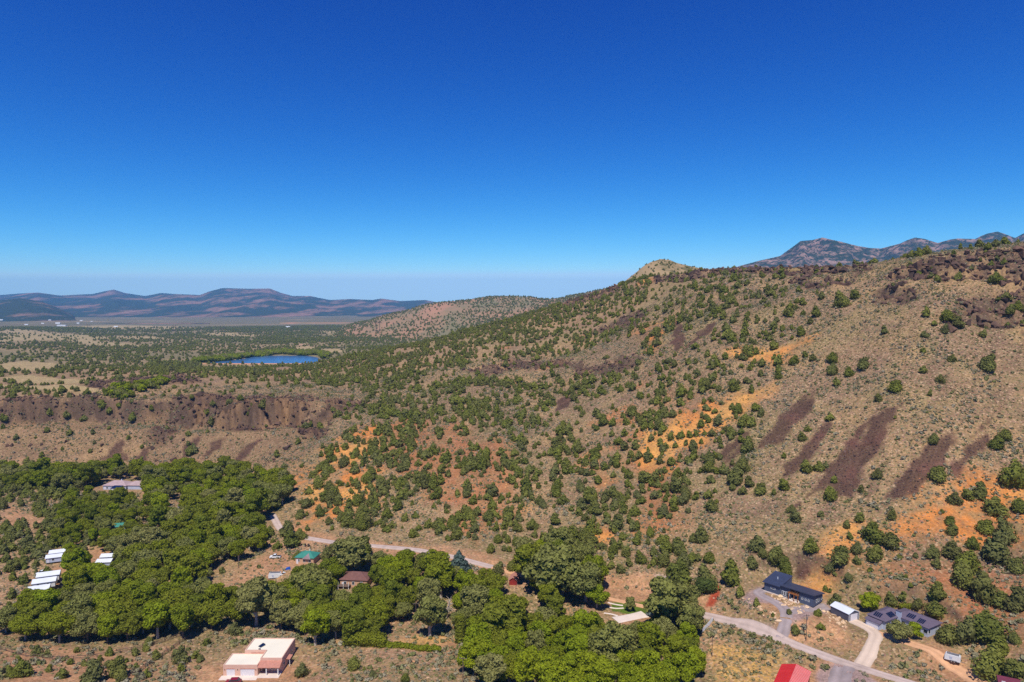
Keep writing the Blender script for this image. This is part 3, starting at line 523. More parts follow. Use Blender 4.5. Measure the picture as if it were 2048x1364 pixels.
def tubes(name, segs, m, sides=6):
    """segs: list of (points, radii)"""
    V, Q, off = [], [], 0
    for pts, rad in segs:
        pts = np.array(pts, float); n = len(pts); T = np.gradient(pts, axis=0); T /= np.linalg.norm(T, axis=1)[:, None] + 1e-9
        a = np.array([1., 0, 0]) if abs(T[0, 0]) < .8 else np.array([0, 1., 0]); U = np.cross(T, a); U /= np.linalg.norm(U, axis=1)[:, None]; Wv = np.cross(T, U)
        th = np.arange(sides) * 2 * math.pi / sides
        ring = pts[:, None] + (U[:, None] * np.cos(th)[None, :, None] + Wv[:, None] * np.sin(th)[None, :, None]) * np.array(rad)[:, None, None]
        V.append(ring.reshape(-1, 3)); i = np.arange(n * sides).reshape(n, sides); j = np.roll(i, -1, axis=1)
        Q.append(np.stack([i[:-1], j[:-1], j[1:], i[1:]], -1).reshape(-1, 4) + off); off += n * sides
    return raw_mesh(name, np.concatenate(V), [np.concatenate(Q)], [m], smooth=True)
def leaf_material(name, stops, transl=.3, nscale=1.2, rough=.75):
    m, nt, b = newmat(name); oi = nd(nt, 'ShaderNodeObjectInfo'); cr = nd(nt, 'ShaderNodeValToRGB'); e = cr.color_ramp.elements
    for i, c_ in enumerate(stops):
        el = e[i] if i < 2 else e.new(1.0)
        el.color = (*c_, 1)
    for i, el in enumerate(sorted(range(len(e)))): e[i].position = i / (len(stops) - 1)
    for i, c_ in enumerate(stops): e[i].color = (*c_, 1)
    nt.links.new(oi.outputs['Random'], cr.inputs[0]); s, f = noise_mix(nt, cr.outputs[0], nscale, .62, 1.4, 3, coord='Object')
    nt.links.new(s, b.inputs['Base Color']); b.inputs['Roughness'].default_value = rough; b.inputs['Specular IOR Level'].default_value = .18
    tl = nd(nt, 'ShaderNodeBsdfTranslucent'); mx = nd(nt, 'ShaderNodeMixShader'); mx.inputs[0].default_value = transl
    nt.links.new(s, tl.inputs[0]); nt.links.new(b.outputs[0], mx.inputs[1]); nt.links.new(tl.outputs[0], mx.inputs[2]); nt.links.new(mx.outputs[0], nt.nodes['Material Output'].inputs['Surface']); return m
m_jun = leaf_material('juniper foliage', [(.13,.145,.024),(.18,.19,.028),(.155,.155,.05),(.20,.205,.036),(.14,.135,.038)], .2, .7)
m_cot = {'deep green': leaf_material('cottonwood leaves', [(.22,.26,.012),(.27,.29,.018),(.235,.25,.024),(.18,.215,.018)], .4, .9),
         'bright green': leaf_material('bright leaves', [(.27,.33,.012),(.32,.36,.014),(.24,.30,.012)], .4, .9),
         'dull green': leaf_material('dull leaves', [(.26,.26,.06),(.23,.235,.06),(.30,.28,.085)], .3, .9)}
m_sage = leaf_material('sagebrush', [(.25,.225,.13),(.32,.28,.17),(.21,.20,.08),(.19,.20,.06),(.38,.33,.22),(.25,.22,.14)], .1, 3)
m_grass = leaf_material('dry grass', [(.42,.33,.17),(.36,.29,.14),(.27,.25,.09),(.38,.27,.14)], .2, 3)
m_spruce = leaf_material('blue spruce needles', [(.09,.13,.10),(.10,.14,.115)], .1, .8)
bark = mat('bark', c3(120, 104, 92), .95, nz=(3, .7, 1.2)); pale_bark = mat('pale bark', c3(190, 176, 158), .9, nz=(2, .75, 1.15))
def jun_lobes(g, h, w):
    L = []
    n = 9 + int(g.integers(0, 5))
    lean = g.normal(size=2) * .05 * h; kind = g.uniform()
    for i in range(n):
        t = (i + .5) / n; z = h * (.12 + .74 * t)
        rad = w * .5 * ((1 - t ** 2.2) ** .6 if kind > .4 else (1 - t) ** .7 * 1.05) + .05 * w; a = g.uniform(0, 6.28); off = rad * g.uniform(.25, .62)
        rr_ = max(rad * g.uniform(.55, .8), .18 * w); L.append(((math.cos(a) * off + lean[0] * t, math.sin(a) * off + lean[1] * t, z), (rr_, rr_, rr_ * g.uniform(.8, 1.2))))
    L.append(((0, 0, h * .32), (w * .36, w * .36, h * .3))); L.append(((lean[0], lean[1], h * .68), (w * .22, w * .22, h * .26)))
    return L
JH = []; JL = []
for i in range(7):
    g = np.random.default_rng(100 + i); h = 1.0; w = [.95, .8, 1.1, .7, 1.25, .9, 1.0][i]; Lb = jun_lobes(g, 4.5, 4.5 * w)
    JH.append((crown('juniper_crown', Lb, 1100, .34, m_jun, 200 + i, core=.8), tubes('juniper_trunk', [([(0, 0, -.5), (.05, .02, .5), (.1, .1, 1.5), (0.05, .1, 3)], [.24, .2, .13, .05]), ([(0, 0, .3), (.5, .2, .9), (.9, .3, 1.6)], [.12, .08, .04]), ([(0, 0, .4), (-.4, -.3, 1), (-.7, -.6, 1.6)], [.12, .08, .04])], bark), w))
    JL.append(crown('juniper_plant', Lb, 240, .66, m_jun, 300 + i, core=.84))
def cot_lobes(g, h, w):
    L = []; n = 24
    for i in range(n):
        a = g.uniform(0, 6.28); t = g.uniform(0, 1) ** .8; z = h * (.36 + .56 * t); env = w * .5 * math.sqrt(max(1 - ((t - .35) / .75) ** 2, .05)); off = env * g.uniform(.35, .85); rr_ = w * g.uniform(.12, .2)
        L.append(((math.cos(a) * off, math.sin(a) * off, z), (rr_, rr_, rr_ * g.uniform(.65, .9))))
    L.append(((0, 0, h * .6), (w * .3, w * .3, h * .26))); return L
CT = []
for i in range(7):
    g = np.random.default_rng(400 + i); h, w = [(11, 12), (12, 10), (10, 12), (11, 9), (9, 11), (12, 13), (10, 10)][i]; Lb = cot_lobes(g, h, w); segs = [([(0, 0, -.6), (.1, 0, h * .2), (.0, .1, h * .45), (0, 0, h * .7)], [.5, .38, .26, .1])]
    for j in range(6):
        c_ = Lb[int(g.integers(0, 24))][0]; z0 = h * g.uniform(.2, .4); segs.append(([(0, 0, z0), (c_[0] * .45, c_[1] * .45, z0 + (c_[2] - z0) * .6), c_], [.22, .14, .05]))
    CT.append((crown('broadleaf_crown', Lb, 4200, .5, None, 500 + i, core=.62, coresub=1, spread=.9), tubes('broadleaf_trunk', segs, pale_bark if i % 3 == 0 else bark), w, h))
# small brush and rocks
def tuft(seed, n, m, hgt=.7, sz=.42, wd=1.0):
    g = np.random.default_rng(seed); return crown('tuft', [((g.uniform(-.2, .2) * wd, g.uniform(-.2, .2) * wd, hgt * .35), (.5 * wd, .5 * wd, hgt * .55)), ((g.uniform(-.3, .3), g.uniform(-.3, .3), hgt * .3), (.35 * wd, .35 * wd, hgt * .45))], n, sz, m, seed, core=.7, spread=.9)
SG = [tuft(700 + i, 26, m_sage, .75, .4) for i in range(4)]; GR = [tuft(720 + i, 16, m_grass, .42, .36, .8) for i in range(3)]
def rock_mesh(name, m, seed, flat=.75, n=13, sub=False):
    g = np.random.default_rng(seed); b = bmesh.new()
    for p in unit(n, g) * np.array([1, g.uniform(.7, 1), flat]) * g.uniform(.75, 1.1, (n, 1)): b.verts.new(p)
    r_ = bmesh.ops.convex_hull(b, input=b.verts); bmesh.ops.delete(b, geom=list({e for e in r_['geom_unused'] + r_['geom_interior'] if isinstance(e, bmesh.types.BMVert)}), context='VERTS')
    me = bpy.data.meshes.new(name); b.to_mesh(me); b.free(); me.materials.append(m); return me
def rock_mat(name, stops, rough=.9):
    m, nt, b = newmat(name); oi = nd(nt, 'ShaderNodeObjectInfo'); cr = nd(nt, 'ShaderNodeValToRGB'); e = cr.color_ramp.elements
    while len(e) < len(stops): e.new(.5)
    for i, c_ in enumerate(stops): e[i].position = i / (len(stops) - 1); e[i].color = (*c_, 1)
    nt.links.new(oi.outputs['Random'], cr.inputs[0]); s, f = noise_mix(nt, cr.outputs[0], 1.6, .65, 1.3, 5, coord='Object'); nt.links.new(s, b.inputs['Base Color']); b.inputs['Roughness'].default_value = rough
    b.inputs['Specular IOR Level'].default_value = .2; bp = nd(nt, 'ShaderNodeBump'); bp.inputs['Distance'].default_value = .15; nt.links.new(f, bp.inputs['Height']); nt.links.new(bp.outputs[0], b.inputs['Normal']); return m
m_bas = rock_mat('basalt', [c3(96, 74, 62), c3(72, 57, 50), c3(118, 90, 74), c3(86, 68, 58)]); m_tal = rock_mat('talus rock', [c3(76, 58, 54), c3(58, 46, 46), c3(96, 74, 68), c3(124, 98, 90)])
m_tan = rock_mat('tan rock', [c3(190, 150, 118), c3(214, 178, 140), c3(170, 128, 104), c3(200, 150, 104), c3(150, 118, 104)]); m_ora = rock_mat('orange rock', [c3(216, 140, 84), c3(200, 126, 80), c3(226, 170, 110), c3(180, 120, 92)])
RKb = [rock_mesh('basalt_block', m_bas, 800 + i, .9, 11) for i in range(4)]; RKt = [rock_mesh('talus_stone', m_tal, 820 + i) for i in range(3)]; RKn = [rock_mesh('stone', m_tan, 840 + i) for i in range(3)]; m_pale = rock_mat('pale rock', [c3(214, 180, 142), c3(232, 200, 160), c3(196, 154, 118)]); RKp = [rock_mesh('riprap_stone', m_pale, 880 + i) for i in range(3)]; RKo = [rock_mesh('stone', m_ora, 860 + i) for i in range(3)]

# ------------------------------------------------------------------ scattering many small things as ONE object
def scatter(name, meshes, P_, scale, label=None):
    """P_: (N,3); scale: (N,3); one mesh of points whose geometry nodes put a copy of one of the meshes on each"""
    n = len(P_); col = bpy.data.collections.new(name + '_kinds')
    for i, me in enumerate(meshes):
        o = bpy.data.objects.new(f'{name}_kind_{i}', me); col.objects.link(o)
    me = bpy.data.meshes.new(name); me.vertices.add(n); me.vertices.foreach_set('co', np.asarray(P_, np.float32).ravel())
    a = me.attributes.new('size', 'FLOAT_VECTOR', 'POINT'); a.data.foreach_set('vector', np.asarray(scale, np.float32).ravel())
    a = me.attributes.new('turn', 'FLOAT_VECTOR', 'POINT'); rv = np.zeros((n, 3), np.float32); rv[:, 2] = rng.uniform(0, 6.28, n); rv[:, 0] = rng.normal(0, .06, n); rv[:, 1] = rng.normal(0, .06, n); a.data.foreach_set('vector', rv.ravel())
    a = me.attributes.new('which', 'INT', 'POINT'); a.data.foreach_set('value', rng.integers(0, len(meshes), n).astype(np.int32))
    ob = bpy.data.objects.new(name, me); COL.objects.link(ob); ng = bpy.data.node_groups.new(name, 'GeometryNodeTree')
    ng.interface.new_socket('Geometry', in_out='INPUT', socket_type='NodeSocketGeometry'); ng.interface.new_socket('Geometry', in_out='OUTPUT', socket_type='NodeSocketGeometry')
    N_ = ng.nodes; gi = N_.new('NodeGroupInput'); go = N_.new('NodeGroupOutput'); ci = N_.new('GeometryNodeCollectionInfo'); ci.inputs['Collection'].default_value = col; ci.inputs['Separate Children'].default_value = True; ci.inputs['Reset Children'].default_value = True
    ip = N_.new('GeometryNodeInstanceOnPoints'); ip.inputs['Pick Instance'].default_value = True
    def na(nm, t):
        x = N_.new('GeometryNodeInputNamedAttribute'); x.data_type = t; x.inputs['Name'].default_value = nm; return [s_ for s_ in x.outputs if s_.enabled][0]
    er = N_.new('FunctionNodeEulerToRotation'); L = ng.links
    L.new(gi.outputs[0], ip.inputs['Points']); L.new(ci.outputs[0], ip.inputs['Instance']); L.new(na('which', 'INT'), ip.inputs['Instance Index']); L.new(na('turn', 'FLOAT_VECTOR'), er.inputs[0]); L.new(er.outputs[0], ip.inputs['Rotation'])
    L.new(na('size', 'FLOAT_VECTOR'), ip.inputs['Scale']); L.new(ip.outputs[0], go.inputs[0]); md = ob.modifiers.new('scatter', 'NODES'); md.node_group = ng; ob['kind'] = 'stuff'
    if label: ob['label'] = label
    return ob
def at_grid(A_, x, y):
    a = np.arctan2(x, y); r = np.hypot(x, y); i = np.clip(np.searchsorted(azs, a) - 1, 0, len(azs) - 2); j = np.clip(np.searchsorted(rs, r) - 1, 0, len(rs) - 2)
    i = np.where(a - azs[i] > azs[i + 1] - a, i + 1, i); return A_[i, j]
def jitter_pts(sp_, rmin, rmax, azmax=R(42)):
    w = rmax * math.sin(azmax); nx = int(2 * w / sp_); ny = int(rmax / sp_); gx, gy = np.meshgrid(np.arange(nx), np.arange(ny), indexing='ij')
    x = -w + (gx.ravel() + rng.uniform(.02, .98, nx * ny)) * sp_; y = (gy.ravel() + rng.uniform(.02, .98, nx * ny)) * sp_; r = np.hypot(x, y); k_ = (r > rmin) & (r < rmax) & (np.abs(np.arctan2(x, y)) < azmax); return x[k_], y[k_]
# woodland density on the ground
DJ = np.full(X.shape, .035)
def dens(polys, val, soft=20, jit=14):
    global DJ
    m = mask(polys, soft, jit, 40, 97); DJ = DJ * (1 - m) + val * m
DJ = np.where(RR > 640, .30 + .12 * n1, DJ)
dens([[(620,745),(640,735),(700,712),(795,694),(880,680),(1000,645),(1090,622),(1200,582),(1300,562),(1345,590),(1300,660),(1200,690),(1050,715),(900,745),(820,790),(740,790),(660,775),(560,765)]], .88)
dens([[(690,800),(800,770),(920,750),(1280,740),(1340,800),(1400,900),(1430,1000),(1430,1100),(1380,1160),(1300,1165),(1100,1115),(950,1090),(800,1070),(640,1050),(600,1010),(660,900)]], .68)
dens([[(1300,565),(1560,560),(1600,650),(1560,720),(1480,780),(1350,800),(1290,740),(1300,660)]], .5)
dens([[(1350,640),(1500,600),(1560,640),(1450,700),(1360,720)]], .3)
dens([[(1500,700),(1580,740),(1540,830),(1500,880),(1480,980),(1420,1060),(1340,1060),(1330,900),(1400,830),(1450,760)]], .62)
dens([[(1580,600),(1760,590),(1900,700),(2100,720),(2100,960),(1900,960),(1640,1000),(1480,1180),(1440,1180),(1450,1000),(1520,900),(1580,780)]], .022)
dens([[(1500,990),(1640,1010),(1660,1170),(1480,1160),(1430,1060)]], .07); dens([[(1640,1010),(2100,960),(2100,1300),(1900,1250),(1720,1180)]], .06)
dens([[(0,770),(120,772),(240,780),(240,796),(100,796),(0,800)]], .7); dens([[(240,765),(340,755),(440,752),(430,775),(300,780)]], .05)
dens([[(0,800),(100,832),(340,850),(560,850),(600,900),(560,945),(400,940),(0,930)]], .03); dens([[(430,755),(640,760),(650,790),(540,790)]], .2)
dens([[(0,970),(80,965),(200,985),(290,1020),(260,1080),(220,1100),(110,1110),(80,1160),(60,1210),(0,1230)]], .8); dens([[(560,1040),(620,1060),(600,1110),(560,1100),(540,1060)]], .3)
dens([[(0,1275),(400,1260),(440,1300),(400,1372),(0,1372)]], .0); dens([[(600,1290),(900,1310),(940,1372),(620,1372)]], .01); dens([[(1400,1230),(1700,1330),(2100,1400),(1400,1400)],[(1480,1170),(1660,1150),(1720,1230),(1900,1250),(1900,1300),(1540,1280)]], .0, 4, 1)
dens([[(1300,560),(1400,546),(1700,536),(1850,510),(2060,482),(2060,478),(1700,528),(1400,534),(1300,548)]], .35, 12, 6)
dens([[(396,727),(655,727),(655,738),(560,743),(440,743),(396,737)]], .0, 10, 4); dens(FIELD, .0, 10, 8); dens(PLAIN, .04, 60, 50); dens(GREYROCK + RED_TRACK + DIRT[1:5] + DIRT[5:10], .0, 6, 3); dens(RED_TRACK, 0, 4, 1); dens(TALUS, .03, 6, 2); dens(ROCKS, .16, 6, 2)
dens([[(300,728),(340,722),(400,730),(640,730),(760,700),(800,720),(620,750),(420,748),(300,742)]], .75)
clear = (rdist < 2.5) | (padw > .25) | (lkd < 12); DJ = np.where(clear, 0, DJ); DJ = np.where((Z < 3) & (RR > 200) & (RR < 470) & (AZ > -.42), DJ * .3, DJ)
explicit = [(1605,881,20),(1616,862,13),(1661,840,15),(1756,802,17),(1789,782,22),(1881,766,20),(1868,886,22),(1755,955,20),(1661,999,24),(1873,959,27),(1786,1038,20),(1583,1023,18),(1591,1043,20),(1641,1034,13),(1521,986,22),(1568,979,20),(1546,990,13),(1499,972,17),(1485,988,14),(1465,979,14),(1422,1021,27),(1417,996,15),(1486,944,32),(1472,966,36),(1515,1100,37),(1526,1112,18),(1620,1100,31),(1404,1085,31),(1386,1083,18),(1552,1127,33),(1567,1136,22),(1574,1153,24),(1503,1133,24),(1464,1167,33),(1417,1125,23),(1366,1134,31),(1355,1165,40),(1410,1180,44),(1331,1102,27),(1661,1140,20),(1680,1123,31),(1713,1127,18),(1753,1118,33),(1745,1083,40),(1778,1094,33),(1714,1105,22),(1700,1078,14),(1698,1160,17),(1864,1112,27),(1903,1111,38),(1831,1114,11),(1798,1118,11),(1905,1069,25),(1910,1008,26),(1961,997,24),(1994,897,31),(2008,879,22),(2030,974,52),(2041,1023,29),(1968,1063,27),(1987,1028,35),(1899,1047,18),(2005,1076,40),(1994,1120,56),(1946,1098,26),(1935,1145,46),(1928,1171,40),
    (1868,1231,35),(1871,1199,28),(1837,1215,24),(1805,1198,16),(1821,1174,11),(1811,1156,10),(1669,1150,8),(1659,1185,10),(1650,1182,11),(1671,1209,22),(1781,1212,25),(1511,1210,13),(1479,1191,16),(1546,1232,9),(1577,1228,11),(1590,1266,19),(1642,1258,13),(1637,1231,18),(1897,1286,40),(1938,1285,52),(1979,1275,58),(1998,1310,35),(1979,1345,60),(2027,1285,25),(2033,1355,36),(2001,1212,38),(2033,1221,38),(1966,1200,45),(2030,1142,26),
    (1973,741,25),(1905,723,15),(1848,674,16),(1895,641,24),(1917,655,19),(1891,666,17),(1867,650,11),(1726,737,20),(1697,752,19),(1672,771,15),(1663,747,24),(1663,725,20),(1625,720,16),(1610,714,13),(1557,758,16),(1521,752,13),(1590,728,20),(1601,671,19),(1875,563,14),(1992,567,28),(1680,614,30),(1644,598,13),(1710,597,16),(1591,619,11),(1571,630,12),(1607,631,11),(1620,647,12),(1633,633,16),(1542,590,13),(1459,601,19),(1425,622,19),
    (1976,498,16),(1992,493,15),(2011,490,15),(2041,484,17),(1920,499,10),(1907,510,9),(1951,494,15),(1854,509,18),(1837,512,17),
    (655,1118,26),(668,1105,20),(722,1113,34),(815,1131,28),(842,1135,26),(868,1139,34),(890,1137,24),(770,1123,20),(600,1078,24),(585,1092,30),(573,1070,26),(597,1118,22),(1000,1146,26),(1025,1140,20),(45,1352,37),(20,1354,24),(125,1356,26),(98,1343,14),(74,1309,22),(36,1323,12),(141,1329,12),(167,1331,13),(217,1333,17),(199,1322,14),(232,1352,32),(242,1320,10),(252,1324,10),(244,1363,20),(185,1364,38),(270,1311,15),(273,1342,15),(290,1302,14),(297,1288,18),(312,1318,19),(359,1324,26),(391,1316,16),(363,1341,16),(293,1354,16),(153,1305,12),(219,1311,16),(96,1313,14),(710,1338,25),(744,1354,17),(810,1364,17),(728,1341,8),(605,1352,28),(415,1290,15),(470,1270,26),(400,1322,12),
    (100,830,12),(132,834,13),(206,816,14),(168,840,10),(95,864,10),(187,867,12),(34,878,9),(125,900,8),(181,905,8),(83,914,10),(56,928,12),(5,840,14),(262,805,8),(310,762,8),(398,748,9),(417,741,9)]
jx, jy = jitter_pts(4.6, 165, 1150); pr = at_grid(DJ, jx, jy) * (.75 + .9 * fbm(jx, jy, 26, 2, 99)); ok = rng.uniform(0, 1, len(jx)) < pr; jx, jy = jx[ok], jy[ok]
EX = np.array([(*cast(u, v), w) for u, v, w in explicit]); wsz = np.array([w for u, v, w in explicit])
ex_r = np.hypot(EX[:, 0], EX[:, 1]); ex_w = wsz * EX[:, 1] / F * 1.02
# keep the scattered ones off the explicit ones
dd = ((jx[:, None] - EX[None, :, 0]) ** 2 + (jy[:, None] - EX[None, :, 1]) ** 2).min(1); jx, jy = jx[dd > 16], jy[dd > 16]
jw = np.clip(rng.lognormal(math.log(3.5), .34, len(jx)), 1.3, 6.2); jw *= np.where(np.hypot(jx, jy) > 600, .86, 1.0)
jall = np.concatenate([np.stack([jx, jy, height(jx, jy), jw], -1), np.stack([EX[:, 0], EX[:, 1], height(EX[:, 0], EX[:, 1]), ex_w], -1)]); isex = np.zeros(len(jall), bool); isex[len(jx):] = True
ju, jv, jd = proj(jall[:, 0], jall[:, 1], jall[:, 2]); inview = (ju > -20) & (ju < 2068) & (jv < 1385); pxs = jall[:, 3] * F / jd * inview + isex * 2.0
order = np.argsort(-pxs)
# visible from the camera?
def visible(x, y, z, h):
    t = np.linspace(.25, .985, 60)[:, None]; return (height(x * t, y * t) < CZ + (z + h - CZ) * t).all(0)
vis = np.zeros(len(jall), bool)
cand = order[:900]; vis[cand] = visible(jall[cand, 0], jall[cand, 1], jall[cand, 2], 3.0)
big = [i for i in cand if vis[i]][:296]; isbig = np.zeros(len(jall), bool); isbig[big] = True
rest = jall[~isbig]; hsc = rest[:, 3] / 4.3; pr3 = np.stack([hsc, hsc, hsc * rng.uniform(.85, 1.25, len(rest))], -1)
# far woodland
fx, fy = jitter_pts(8.5, 1150, 3900); pr = at_grid(DJ, fx, fy) * (.9 + 1.3 * fbm(fx, fy * 1.5, 160, 3, 101)) * 1.1; ok = (rng.uniform(0, 1, len(fx)) < pr) & (np.arctan2(fx, fy) < R(9)); fx, fy = fx[ok], fy[ok]
fz = height(fx, fy); fs = rng.uniform(.75, 1.5, len(fx)) * (1 + .25 * sst(2000, 3900, fy)); print('junipers near', len(jall), 'far', len(fx))
hp, hsz = [], []
for nm, n, s0 in (('hills', 18000, 1.1), ('hilltop', 900, .62)):
    XX, YY, ZZ, SS = RANGE[nm]; a = rng.uniform(0, XX.shape[0] - 1.001, n); b_ = rng.uniform(0, 1, n) ** (.8) * (XX.shape[1] * .77); i, j = a.astype(int), b_.astype(int); ta, tb = a - i, b_ - j
    gl_ = lambda G: (G[i, j] * (1 - ta) + G[i + 1, j] * ta) * (1 - tb) + (G[i, j + 1] * (1 - ta) + G[i + 1, j + 1] * ta) * tb
    q = np.stack([gl_(XX), gl_(YY), gl_(ZZ) - .2], -1); kp = rng.uniform(0, 1, n) < .62 + .9 * fbm(q[:, 0], q[:, 1], 240 if n > 999 else 60, 3, 111); hp.append(q[kp]); hsz.append(rng.uniform(.7, 1.35, kp.sum()) * s0)
hp, hsz = np.concatenate(hp), np.concatenate(hsz)
scatter('juniper_woodland', JL, np.concatenate([rest[:, :3] - [0, 0, .1], np.stack([fx, fy, fz - .1], -1), hp]), np.concatenate([pr3, np.stack([fs, fs, fs * .95], -1), np.stack([hsz] * 3, -1)]), 'countless small junipers over the ridge and the far plain')
# green thickets of the ravine on the bench and of the far lake shore
def thick(polys, sp_, p):
    out = []
    for pp in polys:
        P_ = world_poly(pp); x, y = rng.uniform(P_[:, 0].min(), P_[:, 0].max(), 60000), rng.uniform(P_[:, 1].min(), P_[:, 1].max(), 60000); k_ = pip(x, y, P_) < 0; x, y = x[k_], y[k_]; A_ = .5 * abs(np.dot(P_[:, 0], np.roll(P_[:, 1], 1)) - np.dot(P_[:, 1], np.roll(P_[:, 0], 1))); n_ = min(int(A_ / sp_), len(x)); out.append(np.stack([x[:n_], y[:n_], height(x[:n_], y[:n_]) - .5], -1))
    return np.concatenate(out)
LT = [crown('leafy_bush', cot_lobes(np.random.default_rng(950 + i), 4.2, 4.6), 500, .6, m_cot[['deep green', 'bright green', 'dull green'][i]], 950 + i, core=.7) for i in range(3)]
q = thick([[(212,790),(225,776),(262,770),(330,764),(336,770),(300,780),(262,795),(240,800)], [(505,714),(520,708),(560,703),(640,706),(660,712),(645,718),(636,710),(560,708.5)], [(380,728),(400,720),(450,716),(500,712),(505,714),(470,720),(430,724)]], 13, 1); s = rng.uniform(.8, 1.5, len(q)); s = np.where(q[:, 1] > 900, s * 1.4, s)
scatter('willow_thicket', LT, q, np.stack([s, s, s], -1), 'green willow thickets of the ravine and the far lake shore')
# brush, grass, stones
bx, by = jitter_pts(1.08, 160, 680); cov = .46 + .55 * fbm(bx, by, 16, 3, 103) - at_grid(M_talus, bx, by) * .9 - at_grid(M_rock, bx, by) * .3 - at_grid(M_dirt, bx, by) * .26 - at_grid(M_lawn, bx, by) - at_grid(M_rtrack, bx, by) - at_grid(M_orange, bx, by) * .25 - at_grid(M_red, bx, by) * .18
cov += ((at_grid(Z, bx, by) > 20) & (bx > 100)) * .1
ok = (rng.uniform(0, 1, len(bx)) < cov * .78) & (at_grid(rdist, bx, by) > .6) & (at_grid(padw, bx, by) < .93); bx, by = bx[ok], by[ok]; bs = rng.lognormal(math.log(.8), .38, len(bx)).clip(.3, 1.9); bs *= np.where(np.hypot(bx, by) < 270, 1.2, 1)
kind = fbm(bx, by, 22, 2, 105) + rng.normal(0, .35, len(bx)); sg_ = kind > -.05; bz = height(bx, by) - .05; PB = np.stack([bx, by, bz], -1); SB = np.stack([bs, bs, bs * rng.uniform(.8, 1.2, len(bx))], -1)
scatter('sagebrush', SG, PB[sg_], SB[sg_], 'low grey green sagebrush all over the slopes'); scatter('dry_grass', GR, PB[~sg_], SB[~sg_] * .95, 'tan bunch grass between the sagebrush'); print('brush', len(bx))
def in_mask(M, sp_, rmin, rmax, p, thr=.35):
    x, y = jitter_pts(sp_, rmin, rmax); m_ = at_grid(M, x, y); ok = (m_ > thr) & (rng.uniform(0, 1, len(x)) < p * m_); return x[ok], y[ok]
x, y = in_mask(np.clip(M_rock + M_steep * (X < 0) * 1.5 + M_scarp * .16 * (fbm(X, Y, 14, 3, 125) > .05), 0, 1), 2.1, 200, 900, .5, .1); s = (rng.lognormal(math.log(1.2), .42, len(x)) * np.where(x > 120, 1.7, 1.05)).clip(.5, 4.5); print('basalt', len(x))
scatter('basalt_blocks', RKb, np.stack([x, y, height(x, y) + s * .1], -1), np.stack([s, s * rng.uniform(.7, 1.2, len(x)), s * rng.uniform(.6, 1.1, len(x))], -1), 'broken dark basalt blocks of the cliff bands')
x, y = in_mask(M_talus, .95, 200, 760, .55); s = rng.lognormal(math.log(.36), .35, len(x)).clip(.18, .95)
scatter('talus_stones', RKt, np.stack([x, y, height(x, y)], -1), np.stack([s, s, s * .8], -1), 'loose purple brown stones of the talus streaks')
mo = np.clip(M_orange + M_red * .3, 0, 1); x, y = in_mask(mo, 1.7, 160, 620, .3, .2); s = rng.lognormal(math.log(.4), .4, len(x)).clip(.2, 1.3)
scatter('orange_stones', RKo, np.stack([x, y, height(x, y)], -1), np.stack([s, s, s * .7], -1), 'orange and yellow stones on the bare soil')
x, y = jitter_pts(2.6, 160, 560); ok = (rng.uniform(0, 1, len(x)) < .16 + .2 * fbm(x, y, 30, 2, 107)) & (at_grid(rdist, x, y) > .5) & (at_grid(padw, x, y) < .8) & (at_grid(M_talus, x, y) < .1); x, y = x[ok], y[ok]; s = rng.lognormal(math.log(.34), .45, len(x)).clip(.15, 1.3)
scatter('field_stones', RKn, np.stack([x, y, height(x, y)], -1), np.stack([s, s, s * .7], -1), 'pale stones lying on the soil')
x, y = in_mask(mask([[(1536,1176),(1560,1190),(1600,1208),(1618,1218),(1605,1228),(1580,1222),(1556,1212),(1542,1196)],[(1470,1190),(1500,1200),(1540,1228),(1560,1236),(1548,1256),(1536,1244),(1500,1215)],[(1636,1215),(1680,1232),(1700,1250),(1690,1258),(1650,1238)]], 2), 1.3, 200, 300, .9); s = rng.lognormal(math.log(.62), .4, len(x)).clip(.3, 1.5)
scatter('riprap_boulders', RKp, np.stack([x, y, height(x, y)], -1), np.stack([s, s, s * .8], -1), 'tan boulders banked below the dark grey house')
